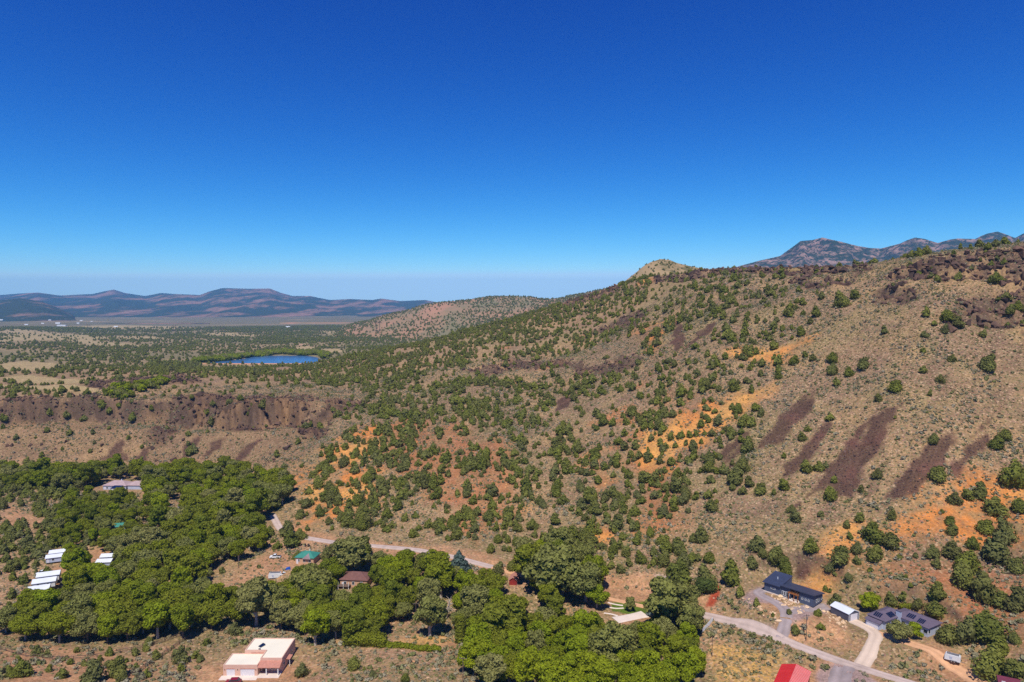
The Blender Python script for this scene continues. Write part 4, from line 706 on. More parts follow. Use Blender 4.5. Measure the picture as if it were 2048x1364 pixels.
# ------------------------------------------------------------------ things: helpers
def tag(o, label=None, cat=None, group=None):
    if label: o['label'] = label
    if cat: o['category'] = cat
    if group: o['group'] = group
    return o
def empty(name, loc, rz=0.0, label=None, cat=None, group=None):
    o = bpy.data.objects.new(name, None); COL.objects.link(o); o.location = loc; o.rotation_euler = (0, 0, rz); o.empty_display_size = .5; return tag(o, label, cat, group)
class MB:
    def __init__(s): s.v = []; s.f = []
    def add(s, vs, fs): k = len(s.v); s.v += [tuple(v) for v in vs]; s.f += [[i + k for i in f] for f in fs]; return s
    def box(s, x0, x1, y0, y1, z0, z1):
        return s.add([(x0,y0,z0),(x1,y0,z0),(x1,y1,z0),(x0,y1,z0),(x0,y0,z1),(x1,y0,z1),(x1,y1,z1),(x0,y1,z1)], [(0,3,2,1),(4,5,6,7),(0,1,5,4),(1,2,6,5),(2,3,7,6),(3,0,4,7)])
    def hexa(s, b, t):   # bottom and top quads, both counter-clockwise from above
        return s.add(list(b) + list(t), [(3,2,1,0),(4,5,6,7),(0,1,5,4),(1,2,6,5),(2,3,7,6),(3,0,4,7)])
    def slab(s, q, t): return s.hexa([(x, y, z - t) for x, y, z in q], q)
    def prism(s, prof, a0, a1, axis='y'):   # profile in (u,z) pulled along an axis
        n = len(prof); P = (lambda u, z, a: (u, a, z)) if axis == 'y' else (lambda u, z, a: (a, u, z))
        vs = [P(u, z, a0) for u, z in prof] + [P(u, z, a1) for u, z in prof]
        fs = [list(range(n)), list(range(2 * n - 1, n - 1, -1))] + [[i, i + n, (i + 1) % n + n, (i + 1) % n] for i in range(n)]
        if axis == 'x': fs = [f[::-1] for f in fs]
        return s.add(vs, fs)
    def cyl(s, p0, p1, r, n=8, r1=None):
        p0, p1 = Vector(p0), Vector(p1); d = (p1 - p0).normalized(); a = d.orthogonal().normalized(); b = d.cross(a); r1 = r if r1 is None else r1
        vs = [p0 + (a * math.cos(t) + b * math.sin(t)) * r for t in [i * 2 * math.pi / n for i in range(n)]] + [p1 + (a * math.cos(t) + b * math.sin(t)) * r1 for t in [i * 2 * math.pi / n for i in range(n)]]
        return s.add(vs, [list(range(n))[::-1], list(range(n, 2 * n))] + [[i, (i + 1) % n, (i + 1) % n + n, i + n] for i in range(n)])
    def build(s, name, m, parent=None, loc=None, bevel=0):
        me = bpy.data.meshes.new(name); me.from_pydata(s.v, [], s.f)
        b = bmesh.new(); b.from_mesh(me); bmesh.ops.recalc_face_normals(b, faces=b.faces)
        if bevel: bmesh.ops.bevel(b, geom=list(b.edges), offset=bevel, segments=2, affect='EDGES', profile=.6)
        b.to_mesh(me); b.free(); me.materials.append(m)
        o = bpy.data.objects.new(name, me); COL.objects.link(o)
        if parent: o.parent = parent
        if loc: o.location = loc
        return o
def copy_part(o, parent, loc=None, rz=None):
    c = o.copy(); COL.objects.link(c); c.parent = parent
    if loc is not None: c.location = loc
    if rz is not None: c.rotation_euler = (0, 0, rz)
    return c
def local_pt(o, x, y): c, s_ = math.cos(o.rotation_euler.z), math.sin(o.rotation_euler.z); return (o.location.x + x * c - y * s_, o.location.y + x * s_ + y * c)
ORD = ['nearest', 'second nearest', 'third nearest', 'fourth nearest', 'fifth nearest', 'sixth nearest', 'seventh nearest', 'eighth nearest', 'ninth nearest', 'tenth nearest', 'eleventh nearest', 'twelfth nearest'] + [w + ' nearest' for w in 'thirteenth fourteenth fifteenth sixteenth seventeenth eighteenth nineteenth twentieth'.split()]
LM = [('the dark grey metal house', 105, 247), ('the white roofed garage', 117, 233), ('the solar panelled house', 133, 226), ('the white cargo trailer', 137, 208), ('the red roofed barn', 86, 202), ('the pink stucco house', -82, 215),
      ('the green roofed house', -93, 299), ('the brown roofed house', -66, 280), ('the small lawn', 44, 260), ('the mauve roofed house', -248, 432), ('the long white sheds', -197, 287), ('the green hut', -206, 352), ('the parked white pickup', -110, 310), ('the roadside pole', *PZ(1612, 1281, 6)[:2]),
      ('the bare clearing', -36, 247), ('the blue spruce', -25, 292), ('the dead tree', -30, 262), ('the white plank fence', 72, 247), ('the red dirt track', 84, 262), ('the tan roofed cabin', 3, 282)]
for nm, u, v in [('the gravel road bend', 560, 1045), ('the orange bluff', 680, 930), ('the big orange outcrop', 1440, 820), ('the small yellow landslip', 1180, 1050), ('the longest talus streak', 1710, 900), ('the uppermost talus streak', 1590, 840), ('the narrow middle talus streak', 1612, 900), ('the broad rightmost talus streak', 1850, 925), ('the short last talus streak', 1940, 905),
                 ('the talus streak beside the gully', 1468, 905), ('the upper basalt cliff', 1900, 540), ('the lower basalt cliff', 1990, 630), ('the mesa edge cliff', 1640, 545), ('the middle basalt ledge', 1100, 730), ('the red soil gully', 900, 960), ('the orange slope at the right', 1860, 1030), ('the rail fence', 320, 1310), ('the canyon rim rocks', 500, 820), ('the dark talus fan', 230, 905),
                 ('the mid road', 800, 1090), ('the bouldery bank', 1560, 1215), ('the far orange streak', 1310, 690), ('the orange scree', 1320, 910), ('the lower slope centre', 1120, 1100), ('the gravel drive loop', 1560, 1240), ('the left dirt yard', 40, 1035)]: LM.append((nm, *cast(u, v)[:2]))
LMX = np.array([(a, b) for _, a, b in LM])
def describe(things, noun, group):
    """things: (object, x, y, adjective); every label tells the thing by its look and by its place among its like near a landmark"""
    b = {}
    for o, x, y, adj in things:
        d = np.hypot(LMX[:, 0] - x, LMX[:, 1] - y); k = int(d.argmin()); dx, dy = x - LMX[k, 0], y - LMX[k, 1]; el = math.atan2(x, y); side, dep = dx * math.cos(el) - dy * math.sin(el), dx * math.sin(el) + dy * math.cos(el)
        rel = ('right of' if side > 0 else 'left of') if abs(side) > abs(dep) else ('behind' if dep > 0 else 'in front of')
        b.setdefault((adj, k, rel), []).append((d[k], o))
    for (adj, k, rel), L in b.items():
        L.sort(key=lambda t: t[0])
        for i, (dd_, o) in enumerate(L):
            if len(L) == 1: o['label'] = f'{adj} {noun} {rel} {LM[k][0]}'
            elif i < len(ORD): o['label'] = f'{adj} {noun}, {ORD[i]} of those {rel} {LM[k][0]}'
            else: o['label'] = f'{adj} {noun} farther {rel} {LM[k][0]}'
            o['category'] = 'tree'; o['group'] = group

# ------------------------------------------------------------------ trees one by one
jl = []
for i in big:
    x, y, z, w = jall[i]; k = int(rng.integers(0, 7)); cr, tr, asp = JH[k]; s = w / (4.5 * asp); hz_ = s * rng.uniform(.85, 1.15) * (1.12 if asp > 1.05 else .95)
    t = empty('juniper_tree', (x, y, z - .15), rng.uniform(0, 6.28)); t.scale = (s, s, hz_)
    for nm, me in (('crown', cr), ('trunk', tr)): o = bpy.data.objects.new(nm, me); COL.objects.link(o); o.parent = t
    shape = {3: 'narrow', 1: 'narrow', 4: 'spreading', 2: 'spreading'}.get(k, 'bushy')
    jl.append((t, x, y, ('small ' if w < 3.4 else 'big ' if w > 5.5 else '') + shape))
describe(jl, 'juniper', 'junipers on the slopes')
KEEP = [(208,958,286,982),(684,1138,738,1172),(586,1100,628,1128),(536,1103,558,1120),(534,1134,578,1156),(1212,1198,1302,1246),(90,1140,128,1172),(98,1096,130,1122),(202,1112,226,1136),(226,1050,250,1066),(782,1240,908,1290),(1030,1152,1047,1182),(425,1262,604,1370),(548,1028,572,1062),(600,1072,905,1110),
        (1402,1225,2048,1370),(905,1110,1000,1145),(272,1044,302,1062),(500,1104,540,1140),(336,1000,368,1016),(1060,1195,1085,1225),(1345,1150,1440,1215),(452,1122,540,1165),(1296,1190,1310,1230),(150,1092,200,1105),(0,1005,95,1065),(1130,1215,1180,1235),(880,1200,905,1240)]
GREEN = [[(0,936),(100,930),(200,930),(330,930),(440,930),(530,950),(575,990),(550,1020),(500,1035),(430,1030),(350,1035),(290,1030),(300,985),(290,955),(220,952),(140,965),(60,965),(0,965)],
    [(330,1010),(450,1030),(530,1030),(520,1080),(470,1110),(400,1110),(400,1140),(350,1160),(260,1160),(232,1130),(230,1090),(240,1060),(290,1060),(320,1040)],
    [(30,1215),(60,1200),(132,1182),(132,1140),(165,1108),(210,1130),(220,1170),(300,1165),(370,1155),(470,1180),(540,1170),(600,1140),(700,1120),(760,1112),(880,1140),(960,1150),(1020,1155),(1050,1125),(1130,1115),(1190,1150),(1205,1185),(1190,1225),(1250,1250),(1320,1240),(1310,1190),(1400,1185),(1412,1220),(1402,1270),(1395,1330),(1395,1380),(975,1380),(930,1330),(965,1300),(950,1250),(910,1225),(780,1215),(765,1255),(740,1262),(620,1266),(560,1232),(480,1232),(400,1240),(300,1262),(150,1266),(50,1262),(10,1240)],
    [(150,985),(260,990),(300,1030),(290,1060),(200,1080),(130,1100),(110,1050)]]
cl = []; placed = []
gb = np.random.default_rng(77)
cand = []
for gi, pp in enumerate(GREEN):
    P_ = np.array(pp, float); n = [4600, 4200, 15000, 900][gi]
    u = gb.uniform(P_[:, 0].min(), P_[:, 0].max(), n); v = gb.uniform(P_[:, 1].min(), P_[:, 1].max(), n); ok = pip(u, v, P_) < 4; cand += [(a, b_, gi) for a, b_ in zip(u[ok], v[ok])]
gb.shuffle(cand)
for u, v, gi in cand:
    gi = int(gi); x, y, z = PZ(u, v, 7.0); 
    if y > 520: continue
    w = gb.uniform(7.5, 13.5) if gi != 3 else gb.uniform(5, 8)
    if v > 1255: w = gb.uniform(7, 11)
    if any((x - a) ** 2 + (y - b_) ** 2 < (.345 * (w + ww)) ** 2 for a, b_, ww in placed): continue
    gz_ = float(height(x, y)); k = int(gb.integers(0, 7)); cr, tr, w0, h0 = CT[k]; s = w / w0; hs_ = s * gb.uniform(.9, 1.15) * (1.0 if w > 9 else 1.12); h = h0 * hs_
    pw = w * F / (y + 10) / 2; cu, cv, _ = proj(x, y, gz_ + h * .6); vt = proj(x, y, gz_ + h)[1]; vb = proj(x, y, gz_)[1]
    if any(cu + pw * .62 > a and cu - pw * .62 < c_ and vb > b_ and vt + 9 < d_ and proj(x, y, gz_)[1] > b_ + 2 for a, b_, c_, d_ in KEEP): continue
    if at_grid(rdist, np.array([x]), np.array([y]))[0] < 1.5: continue
    placed.append((x, y, w))
    bright = (v > 1250 and u > 930 and gb.uniform() < .72) or (140 < u < 215 and 1095 < v < 1160) or gb.uniform() < .10
    kind = 'bright green' if bright else ('dull green' if gb.uniform() < (.32 if gi != 3 else .6) else 'deep green')
    t = empty('cottonwood_tree' if kind != 'bright green' else 'elm_tree', (x, y, gz_ - .1), gb.uniform(0, 6.28)); t.scale = (s, s, hs_)
    for nm, me in (('crown', cr), ('trunk', tr)):
        o = bpy.data.objects.new(nm, me); COL.objects.link(o); o.parent = t
        if nm == 'crown':
            if not me.materials or me.materials[0] is None: me.materials.clear(); me.materials.append(m_cot['deep green'])
            o.material_slots[0].link = 'OBJECT'; o.material_slots[0].material = m_cot[kind]
    cl.append((t, x, y, kind, ('broad ' if w > 11 else 'slim ' if w < 8.6 else 'rounded ') + kind))
for u, v, w, kd in [(1108,1168,23,'dull green'),(1172,1178,17,'dull green'),(1335,1232,18,'dull green'),(1378,1212,9,'dull green'),(700,1128,16,'dull green'),(1060,1150,14,'deep green'),(1220,1290,18,'dull green'),(620,1172,18,'dull green'),(860,1240,12,'dull green'),(1010,1250,16,'deep green')]:
    x, y, z = PZ(u, v, 8); gz_ = float(height(x, y)); k = int(gb.integers(0, 7)); cr, tr, w0, h0 = CT[k]; s = w / w0; t = empty('cottonwood_tree', (x, y, gz_ - .1), gb.uniform(0, 6.28)); t.scale = (s, s, s * .86 if w > 15 else s)
    for nm, me in (('crown', cr), ('trunk', tr)):
        o = bpy.data.objects.new(nm, me); COL.objects.link(o); o.parent = t
        if nm == 'crown': o.material_slots[0].link = 'OBJECT'; o.material_slots[0].material = m_cot[kd]
    cl.append((t, x, y, kd, 'giant old ' + kd))
print('broadleaf trees', len(cl))
cw_ = [c for c in cl if c[3] != 'bright green']; cw_.sort(key=lambda c: -c[0].scale[0] / c[2] * (1.4 if c[2] < 300 else 1)); spare = cw_[292:]; ids = {id(c[0]) for c in spare}
if spare:
    sp_P = np.array([c[0].location[:] for c in spare]); sp_S = np.array([c[0].scale[:] for c in spare])
    for c in spare:
        for ch_ in list(c[0].children): bpy.data.objects.remove(ch_)
    cl = [c for c in cl if id(c[0]) not in ids]
    for c in spare: bpy.data.objects.remove(c[0])
    full = []
    for i_, (cr, tr, w0, h0) in enumerate(CT[:4]):
        b_ = bmesh.new(); b_.from_mesh(cr); n0 = len(b_.faces); b_.from_mesh(tr); b_.faces.ensure_lookup_table()
        for f_ in b_.faces[n0:]: f_.material_index = 1
        me = bpy.data.meshes.new('cottonwood_plant'); b_.to_mesh(me); b_.free(); me.materials.clear(); me.materials.append(m_cot['dull green' if i_ == 3 else 'deep green']); me.materials.append(bark); full.append(me)
    scatter('cottonwood_thicket', full, sp_P, sp_S, 'lesser cottonwoods crowded between the big ones')
describe([(t, x, y, a) for t, x, y, k_, a in cl if k_ != 'bright green'], 'cottonwood', 'cottonwoods along the creek'); describe([(t, x, y, a) for t, x, y, k_, a in cl if k_ == 'bright green'], 'elm', 'bright elms along the creek')
def special(name, label, u, v, lobes, nleaf, size, m, tr_h=2.0, cat='tree', core=.72, trunkm=None):
    x, y, z = cast(u, v); t = empty(name, (x, y, z - .1), 0, label, cat); me = crown(name + '_crown', lobes, nleaf, size, m, int(u)); o = bpy.data.objects.new('crown', me); COL.objects.link(o); o.parent = t
    tm = tubes(name + '_trunk', [([(0, 0, -.5), (0, 0, tr_h * .5), (.05, 0, tr_h)], [.22, .18, .1])], trunkm or bark); o = bpy.data.objects.new('trunk', tm); COL.objects.link(o); o.parent = t; return t
cone = lambda h, r, n: [((math.cos(i * 2.4) * r * (1 - i / n) * .45, math.sin(i * 2.4) * r * (1 - i / n) * .45, h * (.12 + .8 * i / n)), (r * (1 - i / n) * .75 + .25, r * (1 - i / n) * .75 + .25, h / n * 1.2)) for i in range(n)]
special('blue_spruce', 'large frosty blue green spruce beside the gravel road', 918, 1140, cone(9.5, 4.6, 14), 2600, .5, m_spruce, 8)
special('silver_spruce', 'small silvery spruce at the end of the lawn', 1302, 1232, cone(5.2, 1.7, 10), 900, .3, leaf_material('silver needles', [(.18,.22,.20),(.17,.22,.21)], .1, 1), 4)
special('round_tree', 'rounded olive green tree standing alone on the lawn', 1260, 1222, cot_lobes(np.random.default_rng(5), 5.6, 4.6), 1600, .32, m_cot['dull green'], 3)
special('bright_maple', 'bright green tree beside the white roofed garage and solar panelled house', 1740, 1222, cot_lobes(np.random.default_rng(6), 6.2, 7.2), 2000, .42, m_cot['bright green'], 3)
special('yard_tree', 'bright green tree against the front of the solar panelled house', 1829, 1276, cot_lobes(np.random.default_rng(7), 5.0, 5.0), 1600, .36, m_cot['bright green'], 3)
special('yard_oak', 'dusty olive tree in front of the solar panelled house', 1799, 1282, cot_lobes(np.random.default_rng(8), 6.0, 8.0), 2200, .38, m_cot['dull green'], 3)
special('flat_shrub', 'low spreading green shrub behind the solar panelled house', 1815, 1216, [((i * 1.3 - 2, 0, .9), (1.2, 1.1, 1.0)) for i in range(4)], 700, .3, m_cot['deep green'], 1, 'shrub')
special('ivy_column', 'dark green leafy column at the right edge of the clearing', 920, 1286, [((0, 0, 1 + i * 1.35), (1.75, 1.6, 1.25)) for i in range(7)], 2200, .4, m_cot['deep green'], 6)
special('round_juniper', 'big dense round juniper beside the red dirt track', 1410, 1182, [((0, 0, 3.0), (4.2, 4.0, 2.9)), ((1.5, -1, 2.2), (2.8, 2.8, 2.2)), ((-1.6, -1, 2.3), (2.8, 2.8, 2.2)), ((0, -1.5, 3.5), (2.6, 2.6, 2.2))], 2600, .36, leaf_material('dense juniper', [(.085,.11,.022),(.09,.115,.024)], .2, .8), 2)
for lx, (lab, u0, u1, v0, v1) in enumerate([('long low green hedge along the near side of the clearing', 765, 878, 1292, 1304), ('dark leafy thicket closing the left end of the hedge', 690, 770, 1290, 1292)]):
    a, b_ = cast(u0, v0), cast(u1, v1); L_ = math.dist(a[:2], b_[:2]); t = empty('hedge', ((a[0] + b_[0]) / 2, (a[1] + b_[1]) / 2, (a[2] + b_[2]) / 2 - .2), math.atan2(b_[1] - a[1], b_[0] - a[0]), lab, 'hedge')
    n = int(L_ / 1.3); hh = 1.0 if lx == 0 else 2.6; g = np.random.default_rng(9 + lx); me = crown('hedge_foliage', [((-L_ / 2 + (i + .5) * L_ / n, g.normal(0, .3), hh), (1.4, 1.4 + lx, hh)) for i in range(n)], 2600, .36, m_cot['deep green'], 60); o = bpy.data.objects.new('foliage', me); COL.objects.link(o); o.parent = t
    sm_ = tubes('hedge_stems', [([(-L_ / 2 + i * L_ / 6, 0, -.3), (-L_ / 2 + i * L_ / 6, .1, hh)], [.08, .05]) for i in range(7)], bark); o = bpy.data.objects.new('stem', sm_); COL.objects.link(o); o.parent = t
# bare dead tree at the corner of the clearing
x, y, z = cast(892, 1238); t = empty('dead_tree', (x, y, z), .4, 'bare white branched dead tree beside the clearing', 'tree'); g = np.random.default_rng(12)
segs = [([(0, 0, -.5), (.4, 0, 2.5), (1.4, .3, 5.5), (2.2, 0, 8.5)], [.42, .34, .22, .06])]
for i in range(16):
    z0 = g.uniform(1.5, 7); a = g.uniform(0, 6.28); L_ = g.uniform(1.5, 3.6); b0 = (z0 * .25, 0, z0); segs.append(([b0, (b0[0] + math.cos(a) * L_ * .5, math.sin(a) * L_ * .5, z0 + g.uniform(-.2, 1)), (b0[0] + math.cos(a + .3) * L_, math.sin(a + .3) * L_, z0 + g.uniform(-.8, 1.8))], [.15, .09, .03]))
o = bpy.data.objects.new('trunk', tubes('dead_trunk', segs[:1], pale_bark)); COL.objects.link(o); o.parent = t
o = bpy.data.objects.new('branches', tubes('dead_branches', segs[1:], pale_bark, 5)); COL.objects.link(o); o.parent = t
# ------------------------------------------------------------------ buildings
white = mat('white paint', (.78, .78, .76), .5, nz=(.8, .92, 1.04)); glass = mat('window glass', (.03, .04, .055), .08, nz=(.5, .8, 1.2), spec=.9)
charcoal = mat('charcoal siding', c3(84, 92, 112), .6, nz=(.8, .88, 1.08)); charroof = mat('charcoal roof metal', c3(62, 68, 88), .4, nz=(.5, .85, 1.1)); wood = mat('stained wood', c3(168, 106, 56), .7, nz=(3, .75, 1.15)); greywood = mat('weathered wood', c3(112, 92, 80), .9, nz=(4, .7, 1.2))
whiteroof = mat('white roof metal', (.74, .76, .78), .35, nz=(.3, .94, 1.03)); darkgrey = mat('dark grey metal siding', c3(92, 92, 104), .5, nz=(.6, .9, 1.06)); shingle = mat('grey violet shingle', c3(104, 92, 106), .9, nz=(1.2, .82, 1.12), bump=.02, bscale=8)
palegrey = mat('pale grey siding', c3(186, 192, 208), .7, nz=(.7, .9, 1.05)); solar = mat('solar panel', c3(24, 34, 58), .15, nz=(.8, .8, 1.2), spec=.8); stucco = mat('pink stucco', c3(222, 180, 158), .9, nz=(.5, .9, 1.05), bump=.02, bscale=6)
cream = mat('cream roof coating', (.86, .78, .60), .7, nz=(.12, .93, 1.03)); tile = mat('terracotta tile', c3(192, 132, 112), .8, nz=(1.5, .8, 1.12)); slabm = mat('pale slab', c3(226, 208, 192), .85, nz=(.4, .9, 1.05)); doorw = mat('garage door white', c3(226, 220, 222), .5, nz=(.5, .95, 1.03))
redm = mat('red roof metal', c3(206, 46, 40), .45, nz=(.4, .88, 1.1)); pinkm = mat('pale pink roof metal', c3(226, 150, 144), .5, nz=(.5, .9, 1.06)); teal = mat('teal roof', c3(62, 134, 116), .55, nz=(.5, .85, 1.1)); brownroof = mat('brown roof', c3(120, 84, 76), .9, nz=(.8, .8, 1.15)); tanwall = mat('tan wall', c3(206, 164, 130), .85, nz=(.6, .88, 1.08))
maroon = mat('maroon car paint', c3(140, 22, 34), .22, nz=(.3, .95, 1.04), spec=.6); tyre = mat('tyre rubber', (.02, .02, .02), .8); rimm = mat('wheel rim', (.55, .55, .56), .35, .8); mauve = mat('mauve roof', c3(176, 152, 150), .9, nz=(.6, .85, 1.1)); greyroof = mat('grey roof', c3(112, 110, 112), .8, nz=(.5, .85, 1.12)); barnw = mat('barn wall', c3(150, 50, 44), .7)
def window(parent, x0, x1, z0, z1, y, face='-y', fm=None, nm='window'):
    """a framed window proud of the wall: face tells which way it looks"""
    t = .06
    def bx(m_, a0, a1, c0, c1, d0, d1):
        if face == '-y': m_.box(a0, a1, y - d1, y - d0, c0, c1)
        elif face == '+x': m_.box(y + d0, y + d1, a0, a1, c0, c1)
        else: m_.box(y - d1, y - d0, a0, a1, c0, c1)
    f = MB(); w = .10; bx(f, x0 - w, x1 + w, z1, z1 + w, 0, t); bx(f, x0 - w, x1 + w, z0 - w, z0, 0, t); bx(f, x0 - w, x0, z0, z1, 0, t); bx(f, x1, x1 + w, z0, z1, 0, t); fr = f.build(nm, fm or white, parent)
    g = MB(); bx(g, x0 + .002, x1 - .002, z0 + .002, z1 - .002, .005, .03); g.build('pane', glass, fr); return fr
def hip(m_, x0, x1, y0, y1, z, h, ov=.4):
    x0 -= ov; x1 += ov; y0 -= ov; y1 += ov; w = min(x1 - x0, y1 - y0) / 2
    if x1 - x0 > y1 - y0: r = [(x0 + w, (y0 + y1) / 2, z + h), (x1 - w, (y0 + y1) / 2, z + h)]
    else: r = [((x0 + x1) / 2, y0 + w, z + h), ((x0 + x1) / 2, y1 - w, z + h)]
    b = [(x0, y0, z), (x1, y0, z), (x1, y1, z), (x0, y1, z)]; lo = [(x, y, z - .15) for x, y, z in b]; vs = lo + b + r
    side = [(0,1,5,4),(1,2,6,5),(2,3,7,6),(3,0,4,7),(3,2,1,0)]
    top = [(4,5,9,8),(5,6,9),(6,7,8,9),(7,4,8)] if x1 - x0 > y1 - y0 else [(4,5,8),(5,6,9,8),(6,7,9),(7,4,8,9)]
    return m_.add(vs, side + top)
def gable(m_, x0, x1, y0, y1, z, h, ov=.35, t=.12, axis='x'):
    if axis == 'x':
        ym = (y0 + y1) / 2; e = h * ov / (ym - y0); m_.slab([(x0 - ov, y0 - ov, z - e), (x1 + ov, y0 - ov, z - e), (x1 + ov, ym, z + h), (x0 - ov, ym, z + h)], t); m_.slab([(x0 - ov, ym, z + h), (x1 + ov, ym, z + h), (x1 + ov, y1 + ov, z - e), (x0 - ov, y1 + ov, z - e)], t)
    return m_
def gwall(x0, x1, y0, y1, z, h): return MB().prism([(y0, 0), (y1, 0), (y1, z), ((y0 + y1) / 2, z + h - .14), (y0, z)], x0, x1, 'x')
# dark grey metal house
H = empty('metal_house', (95.4, 253.0, 12.0), R(-48), 'long dark grey metal house with split shed roofs and timber porch on the hillside', 'house')
wl_ = MB(); wl_.hexa([(0,0,0),(6.4,0,0),(6.4,9,0),(0,9,0)], [(0,0,3.7),(6.4,0,3.7),(6.4,9,5.0),(0,9,5.0)]); wl_.build('wall', charcoal, H)
wl_ = MB(); wl_.hexa([(6.4,.1,0),(10.0,.1,0),(10.0,7.6,0),(6.4,7.6,0)], [(6.4,.1,4.1),(10.0,.1,4.2),(10.0,7.6,2.9),(6.4,7.6,2.9)]); wl_.hexa([(10.0,2.6,0),(13.6,2.6,0),(13.6,7.6,0),(10.0,7.6,0)], [(10.0,2.6,3.8),(13.6,2.6,3.8),(13.6,7.6,2.9),(10.0,7.6,2.9)]); wl_.hexa([(13.6,.1,0),(18.6,.1,0),(18.6,7.6,0),(13.6,7.6,0)], [(13.6,.1,4.25),(18.6,.1,4.25),(18.6,7.6,2.9),(13.6,7.6,2.9)]); wl_.build('wall', charcoal, H)
MB().slab([(-.5,-.6,3.75),(6.5,-.6,3.75),(6.5,9.5,5.25),(-.5,9.5,5.25)], .22).build('roof', charroof, H); MB().slab([(6.52,-.6,4.42),(19.2,-.6,4.5),(19.2,8.2,3.02),(6.52,8.2,3.02)], .24).build('roof', charroof, H)
MB().box(-.15, 13.7, -.25, -.003, -1.6, .35).build('foundation', slabm, H); MB().box(9.9, 13.7, -1.2, 2.58, -.05, .22).build('porch_slab', slabm, H)
MB().cyl((3.2, 4.2, 4.3), (3.2, 4.2, 5.3), .14).build('vent_pipe', whiteroof, H)
for k_ in range(24): (MB().box(.35 + k_ * .78, .40 + k_ * .78, -.04 if k_ * .78 < 5.9 else .06, -.003 if k_ * .78 < 5.9 else .097, .4, 3.6) if not 9.4 < .35 + k_ * .78 < 13.7 and not 6.3 < .4 + k_ * .78 < 6.45 else MB().box(.1, .12, -.04, -.003, .4, 3.6)).build('batten', charcoal, H)
window(H, 2.7, 4.3, 1.9, 2.35, -.003); window(H, 7.0, 7.5, .9, 2.3, .097); window(H, 7.75, 8.25, .9, 2.3, .097); window(H, 8.6, 9.7, .7, 2.4, .097)
for a in (10.3, 11.3, 12.5): window(H, a, a + .75, .35, 2.35, 2.597)
for a in (14.4, 15.6, 16.7): window(H, a, a + .42, 1.5, 2.0, .097)
for a in (2.4, 4.0, 6.5): window(H, a, a + .8, .9, 2.0, 18.603, '+x')
for a in (10.0, 12.0, 13.45): MB().box(a - .1, a + .1, -1.1, -.9, .22, 2.75).build('porch_post', wood, H)
MB().box(9.7, 13.7, -1.2, -.8, 2.752, 3.02).build('porch_beam', wood, H)
for k_ in range(7): MB().box(9.9 + k_ * .56, 10.0 + k_ * .56, -1.25, 2.55, 3.023, 3.18).build('rafter', wood, H)
# white roofed garage
H = empty('garage', (113.0, 236.9, 11.0), R(-66), 'dark grey metal garage with a bright white gable roof and white roller door', 'garage')
gwall(0, 7.6, 0, 4.9, 2.7, .95).build('wall', darkgrey, H); gable(MB(), 0, 7.6, 0, 4.9, 2.75, .95, .2, .1).build('roof', whiteroof, H)
d = MB().box(7.603, 7.68, .75, 4.15, 0, 2.35).build('door', doorw, H)
for k_ in range(4): MB().box(7.682, 7.70, .8, 4.1, .3 + k_ * .52, .34 + k_ * .52).build('door_rib', whiteroof, d)
for a, b_ in ((-.02, .14), (4.76, 4.92)): MB().box(7.603, 7.69, a, b_, 0, 2.6).build('corner_trim', white, H)
for k_ in range(9): MB().box(.4 + k_ * .8, .46 + k_ * .8, -.04, -.003, .1, 2.5).build('wall_rib', darkgrey, H)
# solar panelled house
H = empty('ranch_house', (122.3, 229.0, 11.0), R(-60), 'pale grey L shaped house with violet grey hip roofs, solar panels and tall chimney', 'house')
W1 = MB().box(0, 5.8, 0, 11, 0, 3.0).build('wall', palegrey, H); hip(MB(), 0, 5.8, 0, 11, 3.15, 1.7, .5).build('roof', shingle, H)
MB().box(4.2, 16.9, 6.9, 6.91, 0, .01).build('floor_slab', slabm, H)
x0, y0 = 4.3, 7.1; lx, ly = (130.6 - 122.3), (229.3 - 229.0); c_, s_ = math.cos(R(-60)), math.sin(R(-60)); ox, oy = lx * c_ + ly * s_, -lx * s_ + ly * c_
MB().box(ox, ox + 12, oy, oy + 7.6, 0, 3.1).build('wall', palegrey, H); hip(MB(), ox, ox + 12, oy, oy + 7.6, 3.25, 1.6, .5).build('roof', shingle, H)
MB().box(0.2, 5.0, -1.7, -.003, 0, 2.1).build('garage_wall', palegrey, H); MB().slab([(-.1, -2.1, 2.2), (5.3, -2.1, 2.2), (5.3, -.02, 2.85), (-.1, -.02, 2.85)], .14).build('lean_to_roof', shingle, H)
d = MB().box(.7, 4.5, -1.78, -1.703, 0, 1.85).build('garage_door', doorw, H)
for k_ in range(4): MB().box(.72, 4.48, -1.80, -1.783, .36 + k_ * .4, .39 + k_ * .4).build('door_rib', white, d)
window(H, .6, 1.5, 2.35 + .5, 2.95, -.003) if False else None
window(H, 1.5, 2.8, .9, 2.1, 5.803, '+x'); window(H, ox + 3.0, ox + 4.6, 1.0, 2.2, oy - .003); window(H, ox + 7.0, ox + 8.0, 1.0, 2.2, oy - .003); window(H, ox + 10.6, ox + 11.9, 1.1, 2.3, oy - .003); window(H, oy + .3, oy + 1.3, 1.1, 2.3, ox + 12.003, '+x')
ch = MB().box(ox + 1.6, ox + 3.3, oy - .6, oy - .003, 0, 5.2).build('chimney', palegrey, H); MB().box(ox + 1.5, ox + 3.4, oy - .7, oy + .1, 5.202, 5.38).build('chimney_cap', shingle, ch)
